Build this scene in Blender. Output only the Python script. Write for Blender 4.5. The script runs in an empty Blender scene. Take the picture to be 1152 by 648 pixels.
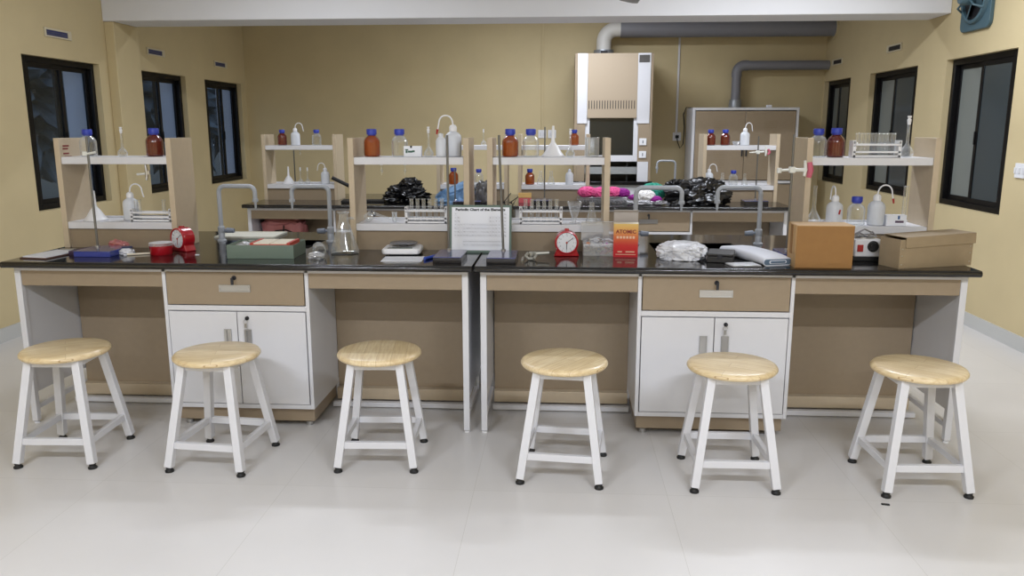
import bpy, math, random
from mathutils import Vector, Matrix, noise, Euler
random.seed(7)
S = bpy.context.scene
C = S.collection
PI = math.pi
R = math.radians

# ------------------------------------------------------------------ materials
def lin(c):
    return tuple(((v/255)/12.92 if v/255 <= .04045 else ((v/255+.055)/1.055)**2.4) for v in c)
def nodes(name):
    m = bpy.data.materials.new(name); m.use_nodes = True
    nt = m.node_tree; b = nt.nodes['Principled BSDF']
    return m, nt, b
def mat(name, rgb, rough=.5, metal=0, spec=.5, coat=0, trans=0, var=0, scale=12, bump=0, emit=None, es=0):
    m, nt, b = nodes(name)
    c = lin(rgb)
    b.inputs['Base Color'].default_value = (*c, 1)
    b.inputs['Roughness'].default_value = rough
    b.inputs['Metallic'].default_value = metal
    b.inputs['Specular IOR Level'].default_value = spec
    b.inputs['Coat Weight'].default_value = coat
    b.inputs['Coat Roughness'].default_value = .08
    b.inputs['Transmission Weight'].default_value = trans
    if emit:
        b.inputs['Emission Color'].default_value = (*lin(emit), 1); b.inputs['Emission Strength'].default_value = es
    if var or bump:
        tc = nt.nodes.new('ShaderNodeTexCoord'); n = nt.nodes.new('ShaderNodeTexNoise')
        n.inputs['Scale'].default_value = scale; n.inputs['Detail'].default_value = 4
        nt.links.new(tc.outputs['Object'], n.inputs['Vector'])
        if var:
            r = nt.nodes.new('ShaderNodeValToRGB')
            r.color_ramp.elements[0].position = .3; r.color_ramp.elements[1].position = .7
            r.color_ramp.elements[0].color = (*[v*(1-var) for v in c], 1)
            r.color_ramp.elements[1].color = (*[min(1, v*(1+var)) for v in c], 1)
            nt.links.new(n.outputs['Fac'], r.inputs['Fac']); nt.links.new(r.outputs['Color'], b.inputs['Base Color'])
        if bump:
            bp = nt.nodes.new('ShaderNodeBump'); bp.inputs['Strength'].default_value = bump; bp.inputs['Distance'].default_value = .01
            nt.links.new(n.outputs['Fac'], bp.inputs['Height']); nt.links.new(bp.outputs['Normal'], b.inputs['Normal'])
    return m
def glass(name, tint=(1, 1, 1), edge=(.75, .78, .78), power=.35, gl=.12, body=0.0, rim=.75):
    """thin clear ware: transparent seen face on, whitish and reflective towards the edge"""
    m = bpy.data.materials.new(name); m.use_nodes = True; nt = m.node_tree; nt.nodes.clear()
    out = nt.nodes.new('ShaderNodeOutputMaterial'); t = nt.nodes.new('ShaderNodeBsdfTransparent'); g = nt.nodes.new('ShaderNodeBsdfGlossy')
    d = nt.nodes.new('ShaderNodeBsdfDiffuse'); lw = nt.nodes.new('ShaderNodeLayerWeight')
    mx = nt.nodes.new('ShaderNodeMixShader'); mx2 = nt.nodes.new('ShaderNodeMixShader'); ma = nt.nodes.new('ShaderNodeMath')
    t.inputs['Color'].default_value = (*tint, 1); g.inputs['Roughness'].default_value = .05; g.inputs['Color'].default_value = (.95, .97, 1, 1)
    d.inputs['Color'].default_value = (*edge, 1); lw.inputs['Blend'].default_value = power
    ma.operation = 'MULTIPLY_ADD'; ma.inputs[1].default_value = rim; ma.inputs[2].default_value = gl
    mx2.inputs[0].default_value = .35 + body
    L = nt.links.new
    L(g.outputs[0], mx2.inputs[1]); L(d.outputs[0], mx2.inputs[2])
    L(lw.outputs['Facing'], ma.inputs[0]); L(ma.outputs[0], mx.inputs[0])
    L(t.outputs[0], mx.inputs[1]); L(mx2.outputs[0], mx.inputs[2]); L(mx.outputs[0], out.inputs[0])
    return m
def wood_mat(name, turn):
    m, nt, b = nodes(name)
    N = nt.nodes.new; L = nt.links.new
    tc = N('ShaderNodeTexCoord'); mp = N('ShaderNodeMapping'); mp.inputs['Rotation'].default_value = (0, 0, turn)
    L(tc.outputs['Object'], mp.inputs['Vector'])
    br = N('ShaderNodeTexBrick'); br.inputs['Scale'].default_value = 1; br.inputs['Brick Width'].default_value = .6; br.inputs['Row Height'].default_value = .062
    br.inputs['Mortar Size'].default_value = .0006; br.inputs['Color1'].default_value = (*lin((238, 220, 182)), 1); br.inputs['Color2'].default_value = (*lin((226, 204, 160)), 1)
    br.inputs['Mortar'].default_value = (*lin((186, 156, 112)), 1); br.offset = .37
    L(mp.outputs[0], br.inputs['Vector'])
    mp2 = N('ShaderNodeMapping'); mp2.inputs['Scale'].default_value = (6, 60, 60); L(mp.outputs[0], mp2.inputs['Vector'])
    n = N('ShaderNodeTexNoise'); n.inputs['Scale'].default_value = 1.6; n.inputs['Detail'].default_value = 6; L(mp2.outputs[0], n.inputs['Vector'])
    r = N('ShaderNodeValToRGB'); r.color_ramp.elements[0].position = .35; r.color_ramp.elements[0].color = (.86, .8, .72, 1); r.color_ramp.elements[1].position = .62; r.color_ramp.elements[1].color = (1, 1, 1, 1)
    L(n.outputs['Fac'], r.inputs['Fac'])
    mx = N('ShaderNodeMix'); mx.data_type = 'RGBA'; mx.blend_type = 'MULTIPLY'; mx.inputs['Factor'].default_value = 1
    L(br.outputs['Color'], mx.inputs[6]); L(r.outputs['Color'], mx.inputs[7]); L(mx.outputs[2], b.inputs['Base Color'])
    b.inputs['Roughness'].default_value = .38; b.inputs['Coat Weight'].default_value = .3; b.inputs['Coat Roughness'].default_value = .2
    return m
def floor_mat():
    m, nt, b = nodes('pale polished tile'); N = nt.nodes.new; L = nt.links.new
    tc = N('ShaderNodeTexCoord'); mp = N('ShaderNodeMapping'); mp.inputs['Location'].default_value = (.35, .1, 0); L(tc.outputs['Object'], mp.inputs['Vector'])
    br = N('ShaderNodeTexBrick'); br.offset = 0; br.inputs['Scale'].default_value = 1; br.inputs['Brick Width'].default_value = .8; br.inputs['Row Height'].default_value = .8
    br.inputs['Mortar Size'].default_value = .0012; br.inputs['Mortar Smooth'].default_value = .3
    br.inputs['Color1'].default_value = (*lin((216, 213, 210)), 1); br.inputs['Color2'].default_value = (*lin((213, 210, 207)), 1); br.inputs['Mortar'].default_value = (*lin((196, 193, 187)), 1)
    L(mp.outputs[0], br.inputs['Vector'])
    n = N('ShaderNodeTexNoise'); n.inputs['Scale'].default_value = 1.3; n.inputs['Detail'].default_value = 5; L(mp.outputs[0], n.inputs['Vector'])
    r = N('ShaderNodeValToRGB'); r.color_ramp.elements[0].position = .3; r.color_ramp.elements[0].color = (.93, .93, .92, 1); r.color_ramp.elements[1].position = .7; r.color_ramp.elements[1].color = (1, 1, 1, 1)
    L(n.outputs['Fac'], r.inputs['Fac'])
    mx = N('ShaderNodeMix'); mx.data_type = 'RGBA'; mx.blend_type = 'MULTIPLY'; mx.inputs['Factor'].default_value = 1
    L(br.outputs['Color'], mx.inputs[6]); L(r.outputs['Color'], mx.inputs[7]); L(mx.outputs[2], b.inputs['Base Color'])
    b.inputs['Roughness'].default_value = .32; b.inputs['Specular IOR Level'].default_value = .45
    return m
M = {}
M['wall'] = mat('yellow wall paint', (205, 188, 147), .62, var=.03, scale=3, spec=.3)
M['ceiling'] = mat('white ceiling paint', (226, 226, 228), .8)
M['floor'] = floor_mat()
M['base'] = mat('grey white skirting tile', (196, 196, 192), .35)
M['beige'] = mat('beige laminate', (153, 136, 113), .38, var=.025, scale=30)
M['white'] = mat('white powder coated steel', (216, 216, 219), .35)
M['shelf'] = mat('white shelf laminate', (220, 220, 223), .4)
M['granite'] = mat('black epoxy worktop', (24, 23, 23), .1, spec=.6, var=.25, scale=160)
M['blackhole'] = mat('black sink resin', (12, 12, 13), .4)
M['wood'] = wood_mat('blond jointed wood', 0)
M['rubber'] = mat('black rubber', (22, 22, 22), .6)
M['steel'] = mat('brushed steel', (190, 190, 190), .3, metal=1)
M['tapgrey'] = mat('pale grey coated tap', (172, 177, 184), .35)
M['tapknob'] = mat('blue grey tap handle', (120, 128, 142), .4)
M['rod'] = mat('grey steel rod', (120, 120, 118), .35, metal=.7)
M['winblack'] = mat('black window aluminium', (11, 10, 11), .45, spec=.25)
M['glassL'] = glass('window glass', (.74, .83, .94), (.03, .04, .05), .2, .03, 0, .12)
M['glassfrost'] = mat('grey frosted window pane', (122, 127, 123), .28, spec=.4)
M['glassdark'] = mat('dark tinted window pane', (60, 68, 71), .16, spec=.5)
M['amber'] = mat('amber glass', (168, 76, 20), .07, trans=.35, spec=.7, coat=.5)
M['amberdark'] = mat('brown glass with dark liquid', (104, 34, 22), .07, trans=.15, spec=.7, coat=.5)
M['clear'] = glass('clear bottle glass', (.96, .97, .97), (.8, .82, .82), .4, .1)
M['ware'] = glass('thin lab glass', (.97, .98, .98), (.85, .87, .87), .45, .12)
M['clearplastic'] = glass('clear plastic', (.93, .94, .95), (.85, .86, .88), .4, .28, .3)
M['bluecap'] = mat('blue plastic cap', (44, 62, 170), .4)
M['poly'] = mat('milky polythene', (226, 230, 236), .42, trans=.12)
M['polywhite'] = mat('white plastic', (232, 232, 234), .4)
M['tipred'] = mat('red plastic tip', (170, 40, 36), .4)
M['red'] = mat('glossy red plastic', (172, 20, 34), .22, coat=.5)
M['redclear'] = glass('clear red plastic film', (.95, .45, .45), (.85, .3, .3), .4, .3, .3)
M['dial'] = mat('white dial', (224, 226, 230), .4)
M['ink'] = mat('dark print', (38, 38, 44), .6)
M['inkgrey'] = mat('grey print', (96, 98, 108), .6)
M['gridgrey'] = mat('pale grid print', (176, 178, 190), .6)
M['inkgreen'] = mat('green print', (58, 96, 82), .6)
M['inkblue'] = mat('blue print', (50, 92, 150), .6)
M['inkred'] = mat('maroon tape', (128, 34, 44), .5)
M['standblue'] = mat('blue lacquered iron', (52, 66, 150), .25, coat=.4)
M['standblack'] = mat('black lacquered iron', (26, 26, 34), .25, coat=.4)
M['standsheen'] = mat('lacquered iron with painted blue sheen', (88, 92, 140), .18, coat=.6)  # bluish reflection on the stand base tops put into the colour
M['chartgreen'] = mat('grey green board frame', (96, 116, 104), .5)
M['paper'] = mat('white paper', (236, 238, 244), .55)
M['cream'] = mat('cream card', (232, 222, 200), .6)
M['boxgreen'] = mat('grey green enamel box', (110, 126, 114), .45)
M['lidpale'] = mat('pale green grey lid', (214, 212, 198), .5)
M['redtape'] = mat('red tape', (190, 66, 50), .5)
M['brownbox'] = mat('brown cardboard', (144, 104, 55), .7, var=.04, scale=25)
M['brownboxtop'] = mat('pale brown cardboard', (186, 152, 106), .7, var=.04, scale=25)
M['greybox'] = mat('grey brown carton', (152, 134, 106), .7, var=.05, scale=18)
M['carbon'] = mat('black case leather', (44, 42, 41), .5, bump=.3, scale=220)
M['bagblack'] = mat('black bin bag', (20, 20, 23), .24, spec=.6)
M['bagclear'] = mat('white crinkled film', (232, 233, 238), .25, trans=.1, bump=.12, scale=40)
M['bluebag'] = mat('light blue plastic bag', (136, 178, 222), .35, trans=.2)
M['news'] = mat('grey plastic wrap', (88, 86, 86), .3, var=.4, scale=26)
M['cloth'] = mat('white oilcloth', (226, 229, 238), .4)
M['clothblue'] = mat('blue grey cloth lining', (96, 116, 136), .6)
M['pink'] = mat('pink yarn', (232, 92, 152), .8)
M['purple'] = mat('purple yarn', (150, 30, 140), .8)
M['teal'] = mat('teal yarn', (50, 156, 132), .8)
M['yarnwhite'] = mat('white yarn', (240, 238, 236), .8)
M['wire'] = mat('grey wire', (150, 148, 150), .35, metal=.6)
M['purse'] = mat('dusky pink leather', (186, 116, 114), .4)
M['clampgrey'] = mat('grey cast clamp', (170, 168, 158), .4, metal=.4)
M['clampwhite'] = mat('white coated clamp', (222, 222, 214), .45)
M['clamppink'] = mat('pink clamp grip', (196, 96, 116), .5)
M['duct'] = mat('grey duct pipe', (128, 128, 134), .5)
M['ductwhite'] = mat('white duct elbow', (218, 216, 210), .45)
M['ductcollar'] = mat('galvanised collar', (150, 154, 158), .35, metal=.5)
M['hoodglass'] = mat('dark sash glass', (34, 36, 34), .12, spec=.5)
M['hoodin'] = mat('fume hood lining', (150, 152, 150), .5)
M['display'] = mat('grey control display', (84, 82, 80), .3)
M['fanteal'] = mat('teal fan enamel', (72, 98, 108), .45)
M['fandark'] = mat('dark fan opening', (38, 38, 40), .5)
M['atomtop'] = None
M['boxred'] = mat('red carton', (196, 40, 44), .45)
M['lamp'] = mat('lamp diffuser', (255, 255, 250), .4, emit=(255, 252, 244), es=3)
M['ventcream'] = mat('cream vent plastic', (208, 198, 172), .5)
M['beigepost'] = mat('pale beige laminate', (197, 180, 154), .38, var=.025, scale=30)
M['hoodbeige'] = mat('light beige steel', (178, 161, 138), .4)
M['fangrey'] = mat('grey fan blade', (150, 148, 146), .5)
M['ground'] = mat('dark garden soil', (52, 56, 48), .9, var=.2, scale=2)
M['leaf'] = mat('dark leaves', (84, 98, 108), .7, var=.4, scale=5)
M['bark'] = mat('pale bark', (120, 100, 86), .8)
M['fin'] = mat('pale outdoor plaster', (206, 204, 208), .7)
M['copper'] = mat('orange packing tape', (196, 130, 90), .5)
def atomic_mat():
    m, nt, b = nodes('yellow to red carton print'); N = nt.nodes.new; L = nt.links.new
    tc = N('ShaderNodeTexCoord'); sp = N('ShaderNodeSeparateXYZ'); L(tc.outputs['Generated'], sp.inputs[0])
    r = N('ShaderNodeValToRGB'); e = r.color_ramp.elements
    e[0].position = 0; e[0].color = (*lin((190, 22, 36)), 1); e[1].position = 1; e[1].color = (*lin((222, 186, 104)), 1)
    a = e.new(.35); a.color = (*lin((204, 44, 42)), 1); a = e.new(.62); a.color = (*lin((214, 112, 58)), 1); a = e.new(.8); a.color = (*lin((220, 160, 86)), 1)
    L(sp.outputs['Z'], r.inputs[0]); L(r.outputs[0], b.inputs['Base Color']); b.inputs['Roughness'].default_value = .4
    return m
M['atomic'] = atomic_mat()

# ------------------------------------------------------------------ mesh helpers
class MB:
    def __init__(s): s.v = []; s.f = []; s.m = []
    def add(s, vs, fs, mi=0, T=None):
        n = len(s.v)
        s.v += [tuple(T @ Vector(p)) if T else tuple(p) for p in vs]
        s.f += [tuple(n+i for i in q) for q in fs]; s.m += [mi]*len(fs); return s
    def box(s, x0, x1, y0, y1, z0, z1, mi=0, T=None):
        return s.add([(x0,y0,z0),(x1,y0,z0),(x1,y1,z0),(x0,y1,z0),(x0,y0,z1),(x1,y0,z1),(x1,y1,z1),(x0,y1,z1)],
                     [(0,3,2,1),(4,5,6,7),(0,1,5,4),(1,2,6,5),(2,3,7,6),(3,0,4,7)], mi, T)
    def rings(s, rings, mi=0, cap=(True, True), closed=False, T=None):
        n = len(rings[0]); vs = [p for r in rings for p in r]; fs = []
        k = len(rings)
        for i in range(k if closed else k-1):
            a, b = i*n, ((i+1) % k)*n
            for j in range(n):
                fs.append((a+j, a+(j+1) % n, b+(j+1) % n, b+j))
        if not closed:
            if cap[0]: fs.append(tuple(reversed(range(n))))
            if cap[1]: fs.append(tuple((k-1)*n+j for j in range(n)))
        return s.add(vs, fs, mi, T)
    def lathe(s, prof, n=24, mi=0, c=(0,0,0), cap=(True, True), T=None):
        rs = [[(c[0]+r*math.cos(2*PI*j/n), c[1]+r*math.sin(2*PI*j/n), c[2]+z) for j in range(n)] for r, z in prof]
        return s.rings(rs, mi, cap, T=T)
    def tube(s, pts, r, n=10, mi=0, cap=True, T=None, sq=False):
        pts = [Vector(p) for p in pts]; rs = []; up = None
        for i, p in enumerate(pts):
            d = (pts[min(i+1, len(pts)-1)]-pts[max(i-1, 0)]).normalized()
            if up is None:
                up = Vector((0,0,1)) if abs(d.z) < .9 else Vector((0,1,0))
            a = d.cross(up).normalized(); b = a.cross(d).normalized(); up = b
            rr = r[i] if isinstance(r, (list, tuple)) else r
            if sq:
                rs.append([tuple(p+a*rr*x+b*rr*y) for x, y in ((1,1),(-1,1),(-1,-1),(1,-1))])
            else:
                rs.append([tuple(p+a*rr*math.cos(2*PI*j/n)+b*rr*math.sin(2*PI*j/n)) for j in range(n)])
        return s.rings(rs, mi, (cap, cap), T=T)
    def bar(s, p, q, w, d, mi=0, T=None, up=(0,1,0)):
        p = Vector(p); q = Vector(q); z = (q-p).normalized(); u = Vector(up)
        x = u.cross(z).normalized(); y = z.cross(x)
        o = [x*a*w/2+y*b*d/2 for a, b in ((-1,-1),(1,-1),(1,1),(-1,1))]
        return s.rings([[tuple(p+k) for k in o], [tuple(q+k) for k in o]], mi, T=T)
    def prism(s, poly, h0, h1, mi=0, T=None):
        return s.rings([[(x,y,h0) for x,y in poly], [(x,y,h1) for x,y in poly]], mi, T=T)
    def build(s, name, m, parent=None, bevel=0, smooth=35, seg=2, loc=None):
        me = bpy.data.meshes.new(name); me.from_pydata(s.v, [], s.f)
        for x in (m if isinstance(m, (list, tuple)) else [m]): me.materials.append(M[x] if isinstance(x, str) else x)
        me.polygons.foreach_set('material_index', s.m)
        import bmesh
        bm = bmesh.new(); bm.from_mesh(me); bmesh.ops.recalc_face_normals(bm, faces=bm.faces); bm.to_mesh(me); bm.free()
        if smooth:
            me.polygons.foreach_set('use_smooth', [True]*len(me.polygons)); me.set_sharp_from_angle(angle=R(smooth))
        o = bpy.data.objects.new(name, me); C.objects.link(o)
        if parent: o.parent = parent
        if loc: o.location = loc
        if bevel:
            b = o.modifiers.new('edge', 'BEVEL'); b.width = bevel; b.segments = seg; b.limit_method = 'ANGLE'; b.angle_limit = R(40)
        return o
def thing(name, label, cat, loc=(0,0,0), rot=0, group=None):
    o = bpy.data.objects.new(name, None); C.objects.link(o); o.empty_display_size = .05
    o.location = loc; o.rotation_euler = (0,0,rot) if not isinstance(rot, tuple) else rot
    o['label'] = label; o['category'] = cat
    if group: o['group'] = group
    return o
def tag(o, label, cat, group=None, kind=None, loc=None, rot=None):
    o['label'] = label; o['category'] = cat
    if group: o['group'] = group
    if kind: o['kind'] = kind
    if loc: o.location = loc
    if rot is not None: o.rotation_euler = (0,0,rot) if not isinstance(rot, tuple) else rot
    return o
def struct(o, label, cat='room'):
    o['label'] = label; o['category'] = cat; o['kind'] = 'structure'; return o
def dup(o, loc, rot=0, label=None, group=None):
    def cp(a, par):
        c = a.copy(); C.objects.link(c)
        if par: c.parent = par
        for k in list(a.children): cp(k, c)
        return c
    c = cp(o, None); c.location = loc; c.rotation_euler = (0,0,rot) if not isinstance(rot, tuple) else rot
    if label: c['label'] = label
    if group: c['group'] = group
    return c
def arc(c, r, a0, a1, n, ax='xz'):
    o = []
    for i in range(n+1):
        a = R(a0+(a1-a0)*i/n); u, w = r*math.cos(a), r*math.sin(a)
        o.append((c[0]+u, c[1], c[2]+w) if ax == 'xz' else ((c[0], c[1]+u, c[2]+w) if ax == 'yz' else (c[0]+u, c[1]+w, c[2])))
    return o
def text_mesh(body, size, align='CENTER', thick=.0004, bold=0):
    cu = bpy.data.curves.new('lettering', 'FONT'); cu.body = body; cu.size = size; cu.align_x = align; cu.align_y = 'CENTER'; cu.extrude = thick; cu.offset = bold
    cu.resolution_u = 2
    o = bpy.data.objects.new('lettering', cu); C.objects.link(o)
    dg = bpy.context.evaluated_depsgraph_get(); dg.update()
    me = bpy.data.meshes.new_from_object(o.evaluated_get(dg))
    v = [tuple(p.co) for p in me.vertices]; f = [tuple(p.vertices) for p in me.polygons]
    bpy.data.objects.remove(o); bpy.data.curves.remove(cu); bpy.data.meshes.remove(me)
    return v, f
def add_text(mb, body, size, x, z, y, mi=0, align='CENTER', bold=0, thick=.0004, sx=1):
    """lettering standing in the xz plane, read from -y"""
    v, f = text_mesh(body, size, align, thick, bold)
    mb.add([(x+p[0]*sx, y-p[2], z+p[1]) for p in v], f, mi)
def blob(rx, ry, rz, seed, amp=.25, freq=2.2, n=4, flat=True, fine=.06, box=1.0, ridge=True):
    """crumpled bag: a sphere pushed about by ridged noise and set flat on its base"""
    import bmesh
    bm = bmesh.new(); bmesh.ops.create_icosphere(bm, subdivisions=n, radius=1)
    so = Vector((seed*7.3, seed*3.1, seed*1.7))
    for v in bm.verts:
        d = v.co.normalized()
        a = noise.noise(d*freq+so); b = noise.noise(d*freq*3.1+so*2)
        c = noise.noise(d*freq*7.3+so*1.3)
        k = 1+amp*(-(abs(a)*2-.4) if ridge else a)+amp*.5*(-(abs(b)*2-.4) if ridge else b)+fine*c
        e = Vector([math.copysign(abs(x)**box, x) for x in d])
        p = Vector((e.x*rx*k, e.y*ry*k, e.z*rz*k))
        if flat: p.z = max(p.z, -rz*.55)
        v.co = p
    zmin = min(v.co.z for v in bm.verts)
    vs = [(v.co.x, v.co.y, v.co.z-zmin) for v in bm.verts]; idx = {v: i for i, v in enumerate(bm.verts)}
    fs = [tuple(idx[v] for v in f.verts) for f in bm.faces]
    bm.free(); return vs, fs

# ------------------------------------------------------------------ room
XL, XR, YB, YF, ZC, TH = -3.947, 3.123, 10.06, -4.2, 3.0, .2
REC = .05
HEAD, SILL = 2.02, .877
LW = [(5.826, 6.744), (7.391, 8.321), (8.886, 9.783)]
RW = [(5.902, 6.833), (7.482, 8.457), (9.15, 10.102)]
kL = 1+REC/abs(XL); kR = 1+REC/XR
def zsc(z, k): return 1.482+(z-1.482)*k
def side_wall(name, x0, x1, holes, zb, zt, label):
    b = MB(); y = YF
    for a, c in holes:
        b.box(x0, x1, y, a, 0, ZC); b.box(x0, x1, a, c, 0, zb); b.box(x0, x1, a, c, zt, ZC); y = c
    b.box(x0, x1, y, YB+.2, 0, ZC)
    return struct(b.build(name, 'wall', smooth=0), label, 'wall')
HL = [(a, b*kL) for a, b in LW]; HR = [(a, min(b*kR, 10.03)) for a, b in RW]
HR[2] = (9.15, 10.03)
side_wall('wall_left', XL-TH, XL, HL, zsc(SILL, kL), zsc(HEAD, kL), 'yellow painted left wall with three black framed windows')
side_wall('wall_right', XR, XR+TH, HR, zsc(SILL, kR), zsc(HEAD, kR), 'yellow painted right wall with three grey paned windows')
struct(MB().box(XL, XR, YB, YB+.2, 0, ZC).build('wall_back', 'wall', smooth=0), 'yellow painted back wall behind the fume hood', 'wall')
struct(MB().box(XL, XR, YF-.2, YF, 0, ZC).build('wall_front', 'wall', smooth=0), 'yellow painted wall behind the camera', 'wall')
struct(MB().box(XL-TH, XR+TH, YF-.2, YB+.2, -.1, 0).build('floor', 'floor', smooth=0), 'pale grey polished tile floor', 'floor')
struct(MB().box(XL-TH, XR+TH, YF-.2, YB+.2, ZC, ZC+.1).build('ceiling', 'ceiling', smooth=0), 'flat white painted ceiling overhead', 'ceiling')
struct(MB().box(XL, XL+.012, YF, 6.95, 0, .1).box(XL, XL+.012, 7.38, YB, 0, .1).build('baseboard_left', 'base', smooth=0), 'low grey white skirting along the left wall', 'baseboard')
struct(MB().box(XR-.012, XR, YF, YB, 0, .1).build('baseboard_right', 'base', smooth=0), 'low grey white skirting along the right wall', 'baseboard')
struct(MB().box(XL+.012, XR-.012, YB-.012, YB, 0, .1).build('baseboard_back', 'base', smooth=0), 'low grey white skirting along the back wall', 'baseboard')
struct(MB().box(XL, XR, 6.95, 7.36, 2.393, ZC).build('trim_1', 'ceiling', bevel=.006), 'wide white painted ceiling beam across the room', 'beam')
struct(MB().box(XL, XL+.085, 6.965, 7.375, 0, 2.393).build('trim_2', 'wall', bevel=.006), 'yellow pilaster under the left end of the beam', 'pilaster')
for i, x, zb in ((3, -.245, 1.47), (4, 1.395, 1.43)):
    struct(MB().box(x-.012, x+.012, YB-.018, YB, zb, ZC).build('trim_%d' % i, 'wall' if i == 3 else 'shelf', bevel=.003),
           'narrow %s cable trunking up the back wall' % ('yellow' if i == 3 else 'white'), 'trunking')
# windows: black aluminium sliders set back in the wall
def window(i, side, a, b, lab):
    left = side < 0; X = XL if left else XR; k = kL if left else kR
    n = thing('window_%d' % i, lab, 'window'); n['kind'] = 'structure'
    z0, z1 = zsc(SILL, k), zsc(HEAD, k); y0, y1 = a, (b*k if b < 10 else 10.03)
    yv = a*k                                            # where the visible width starts past the near jamb
    xi, xo = X+side*REC, X+side*(REC+.07)
    xa, xb = min(xi, xo), max(xi, xo)
    f = MB(); w = .045
    f.box(xa, xb, y0, yv+w, z0, z1).box(xa, xb, y1-w, y1, z0, z1).box(xa, xb, yv+w, y1-w, z1-w, z1).box(xa, xb, yv+w, y1-w, z0, z0+w)
    f.build('frame', 'winblack', n, bevel=.003)
    if left: MB().box(X-TH-.12, xa-.004, y1-.012, y1, z0, z1).build('outer_reveal', 'fin', n)
    ym = (yv+y1)/2
    for j, (s0, s1, dx) in enumerate(((yv+w, ym+.03, .012), (ym-.03, y1-w, .04))):
        g0, g1 = sorted((X+side*(REC+dx), X+side*(REC+dx+.022)))
        sw = .036
        sa = MB().box(g0, g1, s0, s0+sw, z0+w, z1-w).box(g0, g1, s1-sw, s1, z0+w, z1-w).box(g0, g1, s0+sw, s1-sw, z0+w, z0+w+sw).box(g0, g1, s0+sw, s1-sw, z1-w-sw, z1-w)
        so = sa.build('sash', 'winblack', n, bevel=.002)
        gm = (g0+g1)/2
        MB().box(gm-.003, gm+.003, s0+sw, s1-sw, z0+w+sw, z1-w-sw).build('pane', 'glassL' if left else ('glassdark' if j == 0 else 'glassfrost'), so)
        if j == 0: MB().box(g0-.012 if not left else g1, g0 if not left else g1+.012, s1-.026, s1-.01, 1.36, 1.46).build('handle', 'winblack', so, bevel=.003)
    return n
for i, (a, b) in enumerate(LW): window(i+1, -1, a, b, 'black framed sliding window in the left wall, %s' % ('nearest the camera', 'middle of three', 'nearest the back wall')[i])
for i, (a, b) in enumerate(RW): window(i+4, 1, a, b, 'grey paned sliding window in the right wall, %s' % ('nearest the camera', 'middle of three', 'nearest the back wall')[i])
# outdoors seen through the left panes
struct(MB().box(-70, XL-TH, -20, 90, -.5, -.4).build('trim_5', 'ground', smooth=0), 'dark ground outside the left windows', 'ground')
for i, (x, y, s, h) in enumerate(((-8.2, 11.4, 1.45, 2.5), (-8.8, 15.4, 1.5, 2.9), (-9.4, 19.6, 1.6, 2.6), (-10.2, 24.2, 1.8, 3.2), (-12.6, 13.0, 1.5, 2.8))):
    t = thing('tree', 'dark bushy tree outside the left windows, %s' % ('nearest the house', 'second along the garden', 'third along the garden', 'last along the garden', 'set back behind the others')[i], 'tree', (x, y, -.4), i*.9, 'dark trees outside')
    MB().tube([(0,0,0), (.05,.02,h*.4), (.02,-.04,h*.75)], [.1,.08,.05], 10).build('trunk', 'bark', t)
    v, f = blob(s, s, s*.95, i+3, .5, 2.4, 5, False, .45)
    MB().add([(p[0], p[1], p[2]+h*.28) for p in v], f).build('crown', 'leaf', t, smooth=0)
tag(MB().tube([(0,0,0), (0,0,1.9)], .03, 10).box(-.05,.05,-.05,.05,1.9,1.94).build('garden_post', 'fin'), 'thin pale post outside the nearest left window', 'post', loc=(-6.1, 8.75, -.4))
# slot vents high on the side walls
def vent(x, y, z, side, w, lab):
    t = thing('wall_vent', lab, 'vent', (x, y, z), 0, 'slot vents above the windows')
    s = -side
    b = MB()
    b.box(min(0,s*.012), max(0,s*.012), -w/2, w/2, -.032, -.02).box(min(0,s*.012), max(0,s*.012), -w/2, w/2, .022, .036)
    b.box(min(0,s*.012), max(0,s*.012), -w/2, -w/2+.02, -.02, .022).box(min(0,s*.012), max(0,s*.012), w/2-.045, w/2, -.02, .022)
    b.build('vent_frame', 'ventcream', t, bevel=.002)
    l = MB().box(min(0,s*.005), max(0,s*.005), -w/2+.02, w/2-.045, -.02, .022, 0)
    for k in (-.01, .004): l.box(min(s*.005,s*.009), max(s*.005,s*.009), -w/2+.02, w/2-.045, k, k+.004, 1)
    l.build('louvre', [mat('slot dark blue', (52, 58, 110), .5) if side < 0 else M['fandark'], 'inkgrey' if side < 0 else 'fandark'], t)
for y, nm in ((6.29, 'nearest the camera'), (7.83, 'in the middle'), (9.33, 'nearest the back')):
    vent(XL, y, 2.212, -1, .34, 'small white wall vent with dark slot above the left windows, ' + nm)
for y, nm in ((8.03, 'over the middle window'), (9.62, 'over the far window')):
    vent(XR, y, 2.225, 1, .34, 'small wall vent with dark slot on the right wall, ' + nm)
# switches and sockets
def plate(name, lab, cat, loc, rz, w=.086, h=.086, sock=True):
    t = thing(name, lab, cat, loc, rz)
    MB().box(-w/2, w/2, -.012, 0, -h/2, h/2).build('face_plate', 'polywhite', t, bevel=.003)
    d = MB()
    if sock:
        for x, z in ((0, .016), (-.014, -.012), (.014, -.012)): d.box(x-.004, x+.004, -.0135, -.012, z-.005, z+.005)
        d.build('socket_hole', 'ink', t)
    else:
        for x in ((-.02, .02) if w < .12 else (-.05, 0, .05)): d.box(x-.012, x+.012, -.017, -.012, -.02, .02)
        d.build('rocker', 'shelf', t, bevel=.002)
    return t
plate('light_switch', 'white light switch on the right wall', 'switch', (XR, 5.69, 1.2), -PI/2, .12, .1, False)
plate('wall_socket', 'white socket at the foot of the white trunking', 'socket', (1.405, YB, 1.39), 0, .1, .1)
plate('wall_switch', 'white switch plate at the foot of the yellow trunking', 'switch', (-.24, YB, 1.42), 0, .1, .1, False)
plate('isolator_switch', 'white isolator switch box beside the yellow trunking', 'switch', (-.12, YB, 1.42), 0, .1, .1, False)
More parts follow.
